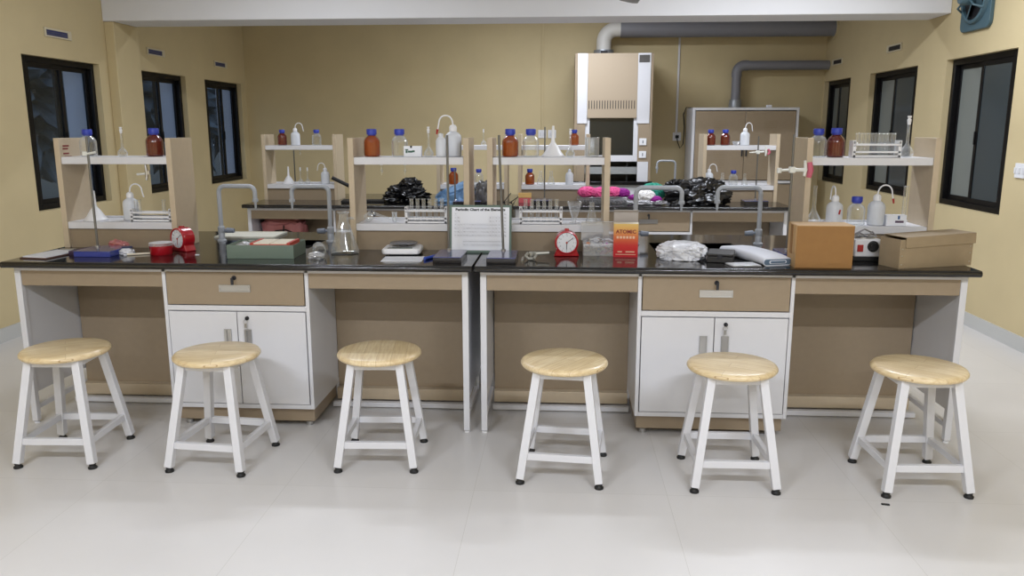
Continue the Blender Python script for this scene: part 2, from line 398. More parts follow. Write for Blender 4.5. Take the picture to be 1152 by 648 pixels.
# ceiling lights
def ceiling_light(x, y, rz, lab, power, on=True, L=1.2, col=(.88,.935,1.045)):
    t = thing('ceiling_light', lab, 'light', (x, y, ZC), rz, 'fluorescent ceiling lights')
    MB().prism([(-.06,0),(.06,0),(.045,-.045),(-.045,-.045)], -L/2, L/2, T=Matrix(((1,0,0,0),(0,0,1,0),(0,1,0,0),(0,0,0,1)))).build('lamp_housing', 'white', t, bevel=.003)
    MB().tube([(0,-L/2+.03,-.065),(0,L/2-.03,-.065)], .018, 12).build('lamp_tube', 'lamp' if on else 'polywhite', t)
    MB().box(-.02,.02,-L/2+.01,-L/2+.03,-.085,-.04).box(-.02,.02,L/2-.03,L/2-.01,-.085,-.04).build('lamp_holder', 'white', t)
    if on:
        l = bpy.data.lights.new('tube light', 'AREA'); l.shape = 'RECTANGLE'; l.size = .1; l.size_y = L; l.energy = power; l.color = col
        o = bpy.data.objects.new('tube_light', l); C.objects.link(o); o.parent = t; o.location = (0, 0, -.09)
ceiling_light(1.7, 5.55, PI/2, 'lit fluorescent batten on the ceiling over the right half of the front bench', 56)
ceiling_light(0, 8.1, PI/2, 'lit fluorescent batten on the ceiling behind the beam', 60)
ceiling_light(-1.9, 5.55, PI/2, 'lit fluorescent batten on the ceiling over the left half of the front bench', 28)
ceiling_light(1.4, .1, PI/2, 'lit fluorescent batten on the ceiling right of the camera', 95)
ceiling_light(-1.9, .1, PI/2, 'lit fluorescent batten on the ceiling left of the camera', 91)
ceiling_light(0, -2.2, PI/2, 'lit fluorescent batten on the ceiling behind the camera', 84)
# ceiling fan whose blade tip dips into the top of the view
fn = thing('ceiling_fan', 'white ceiling fan whose blade tip just shows at the top edge', 'fan', (.45, 5.0, ZC), 0)
MB().lathe([(.06,0),(.06,-.03),(.012,-.05),(.012,-.62)], 16).build('down_rod', 'white', fn)
MB().lathe([(.03,-.61),(.1,-.63),(.12,-.67),(.1,-.71),(.03,-.72)], 24).build('motor_housing', 'white', fn)
for k in range(3):
    a = R(93+120*k); T = Matrix.Rotation(a, 4, 'Z')@Matrix.Translation((0,0,-.69))@Matrix.Rotation(R(12), 4, 'X')
    MB().prism([(.1,-.035),(.2,-.06),(.56,-.07),(.6,-.04),(.6,.04),(.56,.07),(.2,.06),(.1,.035)], -.004, .004, T=T).build('blade', 'fangrey', fn)
# extractor fan on the right wall
ef = thing('extractor_fan', 'teal extractor fan mounted high on the right wall', 'fan', (XR, 6.5, 2.45), -PI/2)
o_ = []
for cx, cz, a0 in ((.17,.19,0), (-.17,.19,90), (-.17,-.19,180), (.17,-.19,270)):
    o_ += [(cx+.05*math.cos(R(a0+q)), cz+.05*math.sin(R(a0+q))) for q in (0, 30, 60, 90)]
TY = Matrix(((1,0,0,0),(0,0,1,0),(0,1,0,0),(0,0,0,1)))     # profile xy -> xz, height -> y
b = MB(); n = 32
ring = lambda r, y: [(r*math.cos(2*PI*j/n), y, r*math.sin(2*PI*j/n)) for j in range(n)]
MB().prism(o_, -.03, 0, T=TY).build('back_plate', 'fanteal', ef, bevel=.004)
MB().rings([ring(.2,-.02), ring(.19,-.055), ring(.175,-.062), ring(.165,-.055), ring(.165,-.032)], cap=(False, False)).build('shroud', 'fanteal', ef)
MB().rings([ring(.164,-.034), ring(.164,-.03)]).build('fan_opening', 'fandark', ef)
for k in range(4):
    T = Matrix.Rotation(R(25+90*k), 4, 'Y')@Matrix.Translation((0,-.055,0))@Matrix.Rotation(R(24), 4, 'X')
    MB().box(.03,.155,-.003,.003,-.055,.055, T=T).build('blade', 'fanteal', ef, bevel=.002)
MB().rings([ring(.05,-.05), ring(.06,-.07), ring(.06,-.13), ring(.05,-.15), ring(.02,-.155)]).build('motor', 'fanteal', ef)
for k in (0, 1, 2):
    a = R(90+120*k); MB().tube([(.05*math.cos(a),-.1,.05*math.sin(a)), (.14*math.cos(a),-.105,.14*math.sin(a)), (.185*math.cos(a),-.055,.185*math.sin(a))], .008, 8).build('bracket', 'fanteal', ef)

# ------------------------------------------------------------------ benches
W, D, H = 2.305, 1.2, .85
def bench(loc, lab, sink, group):
    t = thing('laboratory_bench', lab, 'bench', loc, 0, group)
    b = MB()
    if sink:
        sx0, sx1, sy0, sy1 = .90, 1.36, .51, .84
        b.box(0, sx0, 0, D, H-.03, H).box(sx1, W, 0, D, H-.03, H).box(sx0, sx1, 0, sy0, H-.03, H).box(sx0, sx1, sy1, D, H-.03, H)
    else: b.box(0, W, 0, D, H-.03, H)
    b.build('worktop', 'granite', t)
    for yy in (-.004, D+.004):                                     # rounded nosing along both long edges
        MB().tube([(0,yy,H-.015),(W,yy,H-.015)], .0152, 12).build('worktop_nosing', 'granite', t)
    if sink:
        s = MB().box(sx0, sx1, sy0, sy1, H-.25, H-.24)
        s.box(sx0-.008, sx0, sy0-.008, sy1+.008, H-.25, H-.004).box(sx1, sx1+.008, sy0-.008, sy1+.008, H-.25, H-.004)
        s.box(sx0, sx1, sy0-.008, sy0, H-.25, H-.004).box(sx0, sx1, sy1, sy1+.008, H-.25, H-.004)
        so = s.build('sink', 'blackhole', t)
        MB().lathe([(.03,0),(.03,.006),(.02,.006),(.018,.002)], 16, c=((sx0+sx1)/2,(sy0+sy1)/2,H-.24)).build('drain', 'steel', so)
    fr = MB()
    zt = H-.03
    fr.box(.02, W-.025, .05, .08, zt-.022, zt).box(.02, W-.025, D-.08, D-.05, zt-.022, zt)
    fr.build('top_rail', 'white', t, bevel=.002)
    c0, c1 = .771, 1.50
    for x0, x1 in ((.05, c0), (c1, W-.055)):
        MB().box(x0, x1, .056, .075, zt-.098, zt-.022).build('apron', 'beige', t, bevel=.002)
        MB().box(x0, x1, D-.075, D-.056, zt-.098, zt-.022).build('apron', 'beige', t, bevel=.002)
    for x0 in (.02, W-.055):
        for y0 in (.05, D-.08):
            l = MB().box(x0, x0+.03, y0, y0+.03, .012, zt-.022).build('leg', 'white', t, bevel=.002)
            MB().lathe([(.014,0),(.014,.008),(.006,.008),(.006,.014)], 12, c=(x0+.015,y0+.015,0)).build('foot', 'polywhite', l)
        MB().box(x0+.006, x0+.024, .08, .55, .16, zt-.022).box(x0+.006, x0+.024, .65, D-.08, .16, zt-.022).box(x0+.006, x0+.024, .55, .65, .06, zt-.022).build('end_panel', 'white', t)
        MB().box(x0+.005, x0+.025, .08, .5, .07, .095).box(x0+.005, x0+.025, .7, D-.08, .07, .095).build('stretcher', 'white', t)
    for x0, x1 in ((.05, c0), (c1, W-.055)):
        MB().box(x0, x1, .50, .515, .07, zt).build('back_panel', 'beige', t)
        MB().box(x0, x1, .455, .50, .022, .085).build('kick_rail', 'beigepost', t, bevel=.002)  # paler laminate than the panel: light on the rail put into its colour
        MB().box(x0, x1, .37, .40, .008, .034).build('foot_rail', 'white', t, bevel=.002)
    MB().box(.05, W-.055, .69, .705, .07, zt).build('rear_panel', 'beige', t)
    # cupboard with a drawer
    k = MB(); y0, y1, z0 = .05, .495, .105; th = .018
    k.box(c0, c0+th, y0, y1, z0, zt).box(c1-th, c1, y0, y1, z0, zt).box(c0+th, c1-th, y0, y1, z0, z0+.022).box(c0+th, c1-th, y0+.02, y1, zt-.02, zt)
    k.box(c0+th, c1-th, y1-.01, y1, z0, zt).box(c0+th, c1-th, y0, y1-.02, .607, .633)
    cab = k.build('cupboard', 'white', t, bevel=.0015)
    MB().box(c0+.012, c1-.012, .085, .49, .03, z0).build('plinth', 'beige', cab, bevel=.003)
    for x in (c0+.05, c1-.05): MB().lathe([(.018,0),(.018,.02),(.008,.03)], 12, c=(x,.12,0)).build('plinth_foot', 'steel', cab)
    dr = MB().box(c0+.022, c1-.022, .046, .06, .638, .8).build('drawer', 'beige', t, bevel=.002)
    xm = (c0+c1)/2
    h = MB().box(xm-.078, xm+.078, .041, .047, .703, .708).box(xm-.078, xm+.078, .041, .047, .732, .738).box(xm-.078, xm-.072, .041, .047, .708, .732).box(xm+.072, xm+.078, .041, .047, .708, .732)
    h.box(xm-.072, xm+.072, .0455, .047, .708, .732).box(xm-.072, xm+.072, .038, .0455, .724, .732)
    h.build('handle', 'steel', dr)
    kz = .773
    MB().rings([[(xm+.011*math.cos(2*PI*j/16), y, kz+.011*math.sin(2*PI*j/16)) for j in range(16)] for y in (.047,.04)]).box(xm-.003,xm+.003,.022,.04,kz-.006,kz+.006).box(xm-.006,xm+.006,.016,.022,kz-.03,kz+.004).build('lock', 'ink', dr)
    for s, x0, x1 in ((0, c0+.022, xm-.002), (1, xm+.002, c1-.022)):
        d = MB().box(x0, x1, .046, .06, .131, .603).build('door', 'white', t, bevel=.0015)
        hx = xm-.05 if s == 0 else xm+.052
        hz0, hz1 = .42, .515
        g = MB().box(hx-.018, hx-.013, .041, .047, hz0, hz1).box(hx+.013, hx+.018, .041, .047, hz0, hz1).box(hx-.013, hx+.013, .041, .047, hz0, hz0+.005).box(hx-.013, hx+.013, .041, .047, hz1-.005, hz1)
        g.box(hx-.013, hx+.013, .0455, .047, hz0, hz1).box(hx-.013, hx-.005, .038, .0455, hz0+.005, hz1-.005)
        g.build('handle', 'steel', d)
        if s:
            lx, lz = xm+.052, .572
            MB().rings([[(lx+.01*math.cos(2*PI*j/16), y, lz+.01*math.sin(2*PI*j/16)) for j in range(16)] for y in (.047,.04)]).box(lx-.003,lx+.003,.025,.04,lz-.005,lz+.005).build('lock', 'ink', d)
            MB().tube(arc((lx-.004,.03,lz-.016), .01, 0, 330, 10), .0016, 6).box(lx-.01,lx+.002,.028,.032,lz-.045,lz-.024).build('key', 'steel', d)
    return t
X1, X2, Y1, Y2 = -2.72, -.402, 3.69, 6.69
bench((X1, Y1, 0), 'white and beige lab bench with black top, front row left of the centre gap', True, 'front row lab benches')
bench((X2, Y1, 0), 'white and beige lab bench with black top, front row right of the centre gap', True, 'front row lab benches')
bench((X1, Y2, 0), 'white and beige lab bench with black top, rear row on the left', False, 'rear row lab benches')
bench((X2, Y2, 0), 'white and beige lab bench with black top, rear row on the right', False, 'rear row lab benches')

# reagent racks
def rack(x0, x1, y0, lab, group, tape=False):
    w = x1-x0; d = .25
    t = thing('reagent_rack', lab, 'rack', (x0, y0, H), 0, group)
    pw = .03
    for k, xx in enumerate((0, w-pw)):
        p = MB().box(xx, xx+pw, 0, d, 0, .587).build('post', 'beigepost', t, bevel=.0015)
        if tape and k == 0:
            q = MB()
            for (a, b_, z) in ((.03,.085,.545),(.028,.075,.53),(.03,.08,.505),(.04,.1,.487)): q.box(pw, pw+.001, a, b_, z-.004, z+.004)
            q.build('tape_mark', 'inkred', p)
    MB().box(pw, w-pw, .006, d-.006, .45, .488).build('upper_shelf', 'shelf', t, bevel=.002)
    s = MB().box(pw, w-pw, .004, d-.004, .103, .140).box(pw, w-pw, d-.016, d-.004, .14, .15)
    s.build('lower_shelf', 'shelf', t, bevel=.002)
    MB().box(pw, w-pw, .02, .035, 0, .103).box(pw, w-pw, d-.035, d-.02, 0, .103).build('base_panel', 'beige', t)
    return t
RY1, RY2 = 4.165, 7.165
RX = {'A': (-2.70, -2.06), 'B': (-1.114, -.478), 'C': (-.385, .251), 'D': (1.235, 1.89)}
RN = {'A': 'the far left front rack', 'B': 'the front rack left of the chart', 'C': 'the front rack right of the chart', 'D': 'the front rack behind the boxes'}
RR = {'A': 'the rear rack nearest the left wall', 'B': 'the rear rack beside the blue bag', 'C': 'the rear rack before the fume hood', 'D': 'the rear rack before the beige cabinet'}
for k, (a, b_) in RX.items():
    rack(a, b_, RY1, 'beige two-shelf reagent rack, %s' % RN[k].replace('the ', '', 1), 'front row reagent racks', k == 'A')
for k, (a, b_) in RX.items():
    rack(a, b_ if k != 'A' else -2.02, RY2, 'beige two-shelf reagent rack, %s' % RR[k].replace('the ', '', 1), 'rear row reagent racks')
ZU, ZL = H+.4888, H+.1408      # shelf surfaces

# ------------------------------------------------------------------ shelf ware
def bottle(kind, lab, loc, s=1.0, group=None, body=None):
    t = thing('reagent_bottle', lab, 'bottle', loc, random.uniform(0, 6), group); t.scale = (s, s, s)
    pr = [(.036,0),(.0425,.005),(.043,.01),(.043,.075),(.041,.086),(.033,.098),(.022,.108),(.018,.113),(.018,.13)]
    if kind == 'clear':
        inner = [(r-.002, z+(.003 if z < .01 else 0)) for r, z in pr]
        MB().lathe(pr, 28, cap=(True, False)).build('glass_body', 'clear', t)
    else:
        MB().lathe(pr, 28).build('glass_body', body or 'amber', t)
    MB().lathe([(.019,.11),(.022,.111),(.022,.115),(.019,.1155)], 24).build('pour_ring', 'bluecap', t)
    MB().lathe([(.0262,.116),(.0265,.118),(.0265,.141),(.0245,.144)], 28).build('cap', 'bluecap', t)
    return t
def wash_bottle(lab, loc, rz=0, s=1.0, tip=True, group=None):
    t = thing('wash_bottle', lab, 'wash bottle', loc, rz, group); t.scale = (s, s, s)
    MB().lathe([(.036,0),(.0405,.004),(.041,.01),(.041,.09),(.038,.103),(.028,.114),(.017,.12),(.015,.122),(.015,.13)], 28).build('bottle_body', 'poly', t)
    MB().lathe([(.019,.122),(.019,.142),(.014,.15),(.006,.154)], 20).build('cap', 'polywhite', t)
    p = [(0,0,.15),(.003,0,.17)]+arc((.036,0,.165), .033, 170, 10, 10)+[(.074,0,.14),(.078,0,.125)]
    MB().tube(p, .0038, 8).build('spout_tube', 'polywhite', t)
    if tip: MB().tube([(.077,0,.132),(.081,0,.108)], [.006,.004], 8).build('spout_tip', 'tipred', t)
    return t
def funnel(lab, loc, s=1.0, group=None):
    o = MB().lathe([(.06,0),(.061,.006),(.058,.008),(.046,.022),(.028,.052),(.014,.07),(.01,.08),(.0065,.155),(.005,.16)], 28, cap=(False, True)).build('funnel', 'polywhite')
    o.scale = (s, s, s)
    return tag(o, lab, 'funnel', group, loc=loc)
def vol_flask(lab, loc, s=1.0, group=None, stop=True):
    t = thing('volumetric_flask', lab, 'flask', loc, 0, group); t.scale = (s, s, s)
    MB().lathe([(.014,0),(.02,.002),(.026,.012),(.026,.02),(.018,.034),(.008,.046),(.0055,.055),(.0055,.13),(.008,.134)], 20, cap=(True, False)).build('glass_body', 'ware', t)
    if stop: MB().lathe([(.0055,.122),(.0075,.135),(.008,.142),(.004,.146),(.0075,.15),(.0075,.156)], 14).build('stopper', 'polywhite', t)
    return t
def tall_flask(lab, loc, s=1.0, group=None):
    t = thing('volumetric_flask', lab, 'flask', loc, 0, group); t.scale = (s, s, s)
    MB().lathe([(.03,0),(.038,.003),(.04,.012),(.034,.03),(.02,.055),(.011,.075),(.009,.09),(.009,.19),(.012,.195)], 22, cap=(True, False)).build('glass_body', 'ware', t)
    return t
def erlen(lab, loc, s=1.0, group=None):
    o = MB().lathe([(.03,0),(.034,.004),(.033,.012),(.016,.07),(.0135,.085),(.0135,.115),(.017,.118)], 20, cap=(True, False)).build('conical_flask', 'ware')
    o.scale = (s, s, s); return tag(o, lab, 'flask', group, loc=loc)
def beaker(lab, loc, r=.037, h=.1, group=None):
    o = MB().lathe([(r-.005,0),(r,.006),(r,h-.006),(r+.004,h),(r+.002,h),(r-.002,h-.008),(r-.002,.008),(.001,.006)], 28, cap=(True, True)).build('beaker', 'ware')
    return tag(o, lab, 'beaker', group, loc=loc)
def tube_rack(lab, loc, w=.225, d=.06, h=.08, group=None):
    t = thing('test_tube_rack', lab, 'test tube rack', loc, 0, group)
    for x in (0, w-.014):
        e = MB().box(x, x+.003, 0, d, 0, h).box(x+.011, x+.014, 0, d, 0, h).box(x+.003, x+.011, 0, d, h-.004, h).box(x+.003, x+.011, 0, d, 0, .006)
        e.box(x+.003, x+.011, 0, .008, 0, h-.03)
        e.build('end_frame', 'polywhite', t)
    for z, nm in ((.002,'bottom_plate'), (.022,'middle_plate'), (h-.026,'top_plate')):
        MB().box(.003, w-.003, 0, .005, z, z+.009).box(.003, w-.003, d-.005, d, z, z+.009).box(.003, w-.003, .005, d-.005, z, z+.002 if nm != 'bottom_plate' else z+.004).build(nm, 'polywhite', t)
    return t
def test_tube(lab, loc, h=.125, r=.0085, group=None, rot=(0,0,0)):
    o = MB().lathe([(.001,0),(r*.6,.002),(r,.008),(r,h-.004),(r+.0025,h-.002),(r+.0025,h),(r,h)], 16, cap=(True, False)).build('test_tube', 'ware')
    return tag(o, lab, 'test tube', group, loc=loc, rot=rot)
YU, YLo = 4.27, 4.25
ORD = ['first', 'second', 'third', 'fourth', 'fifth', 'sixth', 'seventh', 'eighth', 'ninth', 'tenth', 'eleventh', 'twelfth']
g = 'upper shelf ware of the front racks'
bottle('clear', 'clear bottle with blue cap, upper shelf of '+RN['A'], (-2.572, YU, ZU), 1, 'clear bottles')
vol_flask('slender glass flask, upper shelf of '+RN['A'], (-2.382, YU, ZU), 1, 'stoppered flasks')
bottle('amber', 'amber bottle with blue cap, upper shelf of '+RN['A'], (-2.2, YU, ZU), 1.04, 'amber bottles', 'amberdark')
bottle('amber', 'amber bottle with blue cap, upper shelf of '+RN['B'], (-1.008, YU, ZU), 1, 'amber bottles')
bottle('clear', 'clear bottle with blue cap, upper shelf of '+RN['B'], (-.859, YU, ZU), 1, 'clear bottles')
bx = thing('carton', 'small white box with green print on the upper shelf by a clear bottle', 'box', (-.782, YU-.05, ZU), .05)
MB().box(-.046,.046,0,.045,0,.056).build('box_body', 'paper', bx, bevel=.001)
MB().box(-.012,-.002,-.001,.012,.046,.057).build('binder_clip', 'ink', bx)
q = MB(); add_text(q, 'Glass', .016, -.022, .03, -.001, bold=.0004); add_text(q, 'slides', .016, .01, .026, -.001, bold=.0004)
q = MB().box(-.038,-.022,-.001,0,.034,.04).box(-.036,-.026,-.001,0,.02,.033).box(-.024,.0,-.001,0,.022,.032).box(-.002,.012,-.001,0,.024,.034)
q.build('print', 'inkgreen', bx)
vol_flask('slender glass flask on the upper shelf beside the white wash bottles', (-.704, YU, ZU), 1, 'stoppered flasks')
wash_bottle('large milky wash bottle, upper shelf of '+RN['B'], (-.575, YU+.02, ZU), PI, 1.08, True, 'wash bottles')
o = MB().lathe([(.024,0),(.027,.004),(.027,.085),(.018,.098),(.012,.102),(.012,.118),(.004,.122)], 24).build('squeeze_bottle', 'poly')
tag(o, 'smaller milky plastic bottle in front of the large wash bottle', 'bottle', loc=(-.632, YU-.04, ZU))
bottle('amber', 'amber bottle with blue cap, upper shelf of '+RN['C'], (-.27, YU, ZU), 1, 'amber bottles')
bottle('clear', 'clear bottle with blue cap, upper shelf of '+RN['C'], (-.162, YU, ZU), 1, 'clear bottles')
funnel('white plastic funnel standing upside down, upper shelf of '+RN['C'], (-.045, YU, ZU), 1, 'white funnels')
vol_flask('slender glass flask between the white funnel and a beaker', (.046, YU, ZU), .93, 'stoppered flasks')
beaker('glass beaker, right end of the upper shelf of '+RN['C'], (.16, YU, ZU), .036, .1)
beaker('small glass beaker standing inside the larger beaker on the upper shelf', (.162, YU, ZU+.007), .02, .03)
bottle('clear', 'clear bottle with blue cap, upper shelf of '+RN['D'], (1.318, YU, ZU), 1, 'clear bottles')
bottle('amber', 'brown bottle with blue cap beside the full tube rack', (1.408, YU, ZU), 1.02, 'amber bottles', 'amberdark')
tube_rack('white test tube rack full of tubes, upper shelf of '+RN['D'], (1.475, YU-.06, ZU), .24, .06, .085, 'white test tube racks')
for i in range(10): test_tube('%s upright test tube from the left in the full rack on the upper shelf' % ORD[i], (1.503+i*.0202, YU-.03, ZU+.007), .115, .0085, 'test tubes in the full rack')
vol_flask('tall glass volumetric flask on the upper shelf beside the full tube rack', (1.765, YU, ZU), 1.33, 'stoppered flasks')
# lower shelves
funnel('white plastic funnel upside down, lower shelf of '+RN['A'], (-2.558, YLo, ZL), 1.02, 'white funnels')
wash_bottle('milky wash bottle with curved spout, lower shelf of '+RN['A'], (-2.37, YLo+.03, ZL), 0, 1.0, False, 'wash bottles')
tube_rack('white test tube rack with few tubes, lower shelf of '+RN['A'], (-2.33, YLo-.06, ZL), .23, .06, .07, 'white test tube racks')
for i, x in enumerate((.022, .042, .178)): test_tube('%s test tube from the left in the sparse rack at the far left' % ORD[i], (-2.33+x, YLo-.03, ZL+.007), .11, .0085, 'test tubes in the sparse rack')
rt = thing('retort', 'glass retort lying on the lower shelf, left of a small vial', 'glassware', (-1.035, YLo, ZL), .1)
v, f = blob(.026, .026, .026, 1, 0, 1, 3, False, 0)
MB().add(v, f).build('bulb', 'ware', rt)
MB().tube([(0,0,.046),(.02,0,.05),(.06,0,.035),(.11,0,.02)], [.012,.01,.006,.004], 12, cap=False).build('neck', 'ware', rt)
MB().lathe([(.006,.05),(.007,.056),(.005,.06)], 12, c=(.018,0,0)).build('stopper', 'ink', rt)
beaker('small glass vial on the lower shelf between the retort and the tube rack', (-.894, YLo, ZL), .013, .055)
tag(MB().tube([(0,0,.005),(.17,.01,.005)], .003, 8).build('stirring_rod', 'polywhite'), 'thin white stirring rod lying on the lower shelf', 'rod', loc=(-1.0, YLo+.07, ZL))
for nm, x, lab in (('B', -.826, 'left'), ('C', -.218, 'right')):
    tube_rack('white rack with six tubes, lower shelf of '+RN[nm], (x, YLo-.06, ZL), .226, .06, .088, 'white test tube racks')
    for i in range(6): test_tube('%s test tube from the left in the rack %s of the periodic chart' % (ORD[i], lab), (x+.032+i*.0325, YLo-.03, ZL+.007), .122, .0095, 'test tubes in the rack %s of the chart' % lab)
cm = MB().lathe([(.026,0),(.026,.004),(.008,.008),(.008,.016),(.012,.022),(.04,.112),(.042,.114)], 24, cap=(True, False)).build('conical_measure', 'ware')
tag(cm, 'conical glass measure on the lower shelf right of the tube rack', 'glassware', loc=(.072, YLo, ZL))
erlen('small conical flask at the right end of the lower shelf beside the conical measure', (.163, YLo, ZL), .95)
tag(MB().box(-.008,.008,0,.05,0,.08).box(-.03,-.008,0,.012,.0,.01).build('tube_stand', 'polywhite', bevel=.002), 'white plastic tube stand at the left end of the lower shelf behind the chart', 'stand', loc=(-.318, YLo-.03, ZL))
tall_flask('tall-necked glass flask, lower shelf of '+RN['D'], (1.315, YLo, ZL), 1.03)
wash_bottle('milky wash bottle with red mark beside the tall-necked flask, lower shelf', (1.42, YLo, ZL), PI/2, 1.0, False, 'wash bottles')
tag(MB().box(-.004,.004,-.001,.001,-.012,.012, T=Matrix.Rotation(.2,4,'Y')).build('red_tag', 'tipred'), 'small red tag on the front of a wash bottle behind the cardboard boxes', 'tag', loc=(1.432, YLo-.044, ZL+.07))
bottle('clear', 'wide clear bottle with blue cap between two wash bottles', (1.531, YLo, ZL), 1.02, 'clear bottles')
wash_bottle('milky wash bottle with red-tipped spout beside the small white carton', (1.632, YLo, ZL), 0, 1.04, True, 'wash bottles')
bx = thing('carton', 'small white carton with blue and purple print on the lower shelf behind the lidded box', 'box', (1.722, YLo-.04, ZL), -.03)
MB().box(-.05,.05,0,.04,0,.056).build('box_body', 'paper', bx, bevel=.001)
MB().box(.006,.016,-.001,0,.034,.052).build('blue_mark', 'inkblue', bx)
MB().box(-.006,.036,-.001,0,.016,.027).build('purple_mark', mat('purple print', (92, 70, 92), .6), bx)
tag(MB().lathe([(.016,0),(.016,.004),(.011,.006),(.011,.196),(.014,.2)], 18, cap=(True, False)).build('measuring_cylinder', 'ware'), 'slim glass measuring cylinder behind the small white carton', 'cylinder', loc=(1.785, YLo+.03, ZL))
# small droppers hanging under upper shelves
def dropper(lab, x, y, z0, L=.055):
    t = thing('dropper', lab, 'dropper', (x, y, z0), 0, 'droppers hung through the shelves')
    MB().tube([(0,0,0),(0,0,-L)], [.004,.003], 8).build('glass_stem', 'ware', t)
    MB().lathe([(.003,-L*.75),(.007,-L*.68),(.007,-L*.55),(.003,-L*.48)], 10).build('stem_bulb', 'ware', t)
    MB().lathe([(.009,0),(.009,-.003),(.004,-.004)], 10).build('collar', 'polywhite', t)
for lab, x in (('thin dropper under the shelf below the amber bottle left of the chart', -.945), ('thin dropper under the shelf below the clear bottle left of the chart', -.82), ):
    dropper(lab, x, 4.2, H+.45)
dropper('thin dropper under the rear left rack shelf', -2.36, 7.2, H+.45, .05)
# burette tap clipped beneath the upper shelf at far left
bt = thing('burette_clip', 'chrome burette clip under the upper shelf of '+RN['A'], 'clamp', (-2.245, 4.2, H+.4))
MB().tube([(-.03,0,-.005),(.02,0,0)], .006, 8).build('clip_arm', 'clampwhite', bt)
MB().tube([(.02,0,-.035),(.025,0,0),(.02,0,.05)], [.007,.01,.006], 8).build('clip_jaw', 'steel', bt)
MB().lathe([(.008,-.01),(.008,.01)], 10, c=(.035,0,.005)).build('clip_screw', 'steel', bt)

# rear shelf ware
YR, YRl = 7.27, 7.26
bottle('amber', 'amber bottle with blue cap, upper shelf of '+RR['A'], (-2.542, YR, ZU), .97, 'rear amber bottles', 'amberdark')
wash_bottle('milky wash bottle with long spout, upper shelf of '+RR['A'], (-2.42, YR, ZU), 0, 1, False, 'rear wash bottles')
bottle('clear', 'clear bottle with blue cap, upper shelf of '+RR['A'], (-2.224, YR, ZU), .97, 'rear clear bottles')
funnel('white funnel upside down, lower shelf of '+RR['A'], (-2.5, YRl, ZL), .98, 'rear funnels')
vol_flask('slim glass flask, left of two, lower shelf of '+RR['A'], (-2.388, YRl, ZL), .95, 'rear slim flasks', True)
vol_flask('slim glass flask, right of two, lower shelf of '+RR['A'], (-2.322, YRl, ZL), .95, 'rear slim flasks', True)
wash_bottle('wash bottle with spout bent left, lower shelf of '+RR['A'], (-2.156, YRl, ZL), PI, .95, False, 'rear wash bottles')
vol_flask('slim glass flask, upper shelf of '+RR['B'], (-.70, YR, ZU), .92, 'rear slim flasks')
bottle('amber', 'amber bottle with blue cap, lower shelf of '+RR['B'], (-.975, YRl, ZL), 1.02, 'rear amber bottles')
bottle('clear', 'clear bottle with blue cap, lower shelf of '+RR['B'], (-.745, YRl, ZL), .95, 'rear clear bottles')
bottle('amber', 'amber bottle with blue cap, upper shelf of '+RR['C'], (.112, YR, ZU), .95, 'rear amber bottles')
bottle('amber', 'amber bottle with blue cap, lower shelf of '+RR['C'], (-.283, YRl, ZL), .97, 'rear amber bottles')
erlen('conical flask beside amber bottle, lower shelf of '+RR['C'], (-.187, YRl, ZL), 1, 'rear conical flasks')
erlen('conical flask in mid shelf, lower level of '+RR['C'], (-.09, YRl, ZL), 1, 'rear conical flasks')
o = MB().lathe([(.034,0),(.036,.004),(.036,.09),(.024,.108),(.014,.112),(.014,.128),(.005,.14)], 22).build('squeeze_bottle', 'poly')
tag(o, 'white plastic squeeze bottle, lower shelf of '+RR['C'], 'bottle', loc=(.073, YRl, ZL))
bottle('amber', 'amber bottle, left of the pair, upper shelf of '+RR['D'], (1.313, YR, ZU), .95, 'rear amber bottles', 'amberdark')
bottle('amber', 'amber bottle, right of the pair, upper shelf of '+RR['D'], (1.44, YR, ZU), .95, 'rear amber bottles', 'amberdark')
tag(MB().lathe([(.018,0),(.026,.012),(.034,.034),(.036,.036),(.033,.034),(.024,.014),(.001,.004)], 22).build('evaporating_dish', 'ware'), 'small glass evaporating dish on the upper shelf between bottles', 'dish', loc=(1.535, YR, ZU))
wash_bottle('milky wash bottle, upper shelf of '+RR['D'], (1.61, YR, ZU), .4, .98, False, 'rear wash bottles')
o = wash_bottle('milky wash bottle with hooked spout, lower shelf of '+RR['D'], (1.31, YRl, ZL), 0, .93, False, 'rear wash bottles')
erlen('conical flask left of the clear bottle in the rack before the beige cabinet', (1.43, YRl, ZL), .9, 'rear conical flasks')
bottle('clear', 'clear bottle with blue cap, lower shelf of '+RR['D'], (1.525, YRl, ZL), .9, 'rear clear bottles')
erlen('conical flask right of the clear bottle in the rack before the beige cabinet', (1.625, YRl, ZL), .85, 'rear conical flasks')

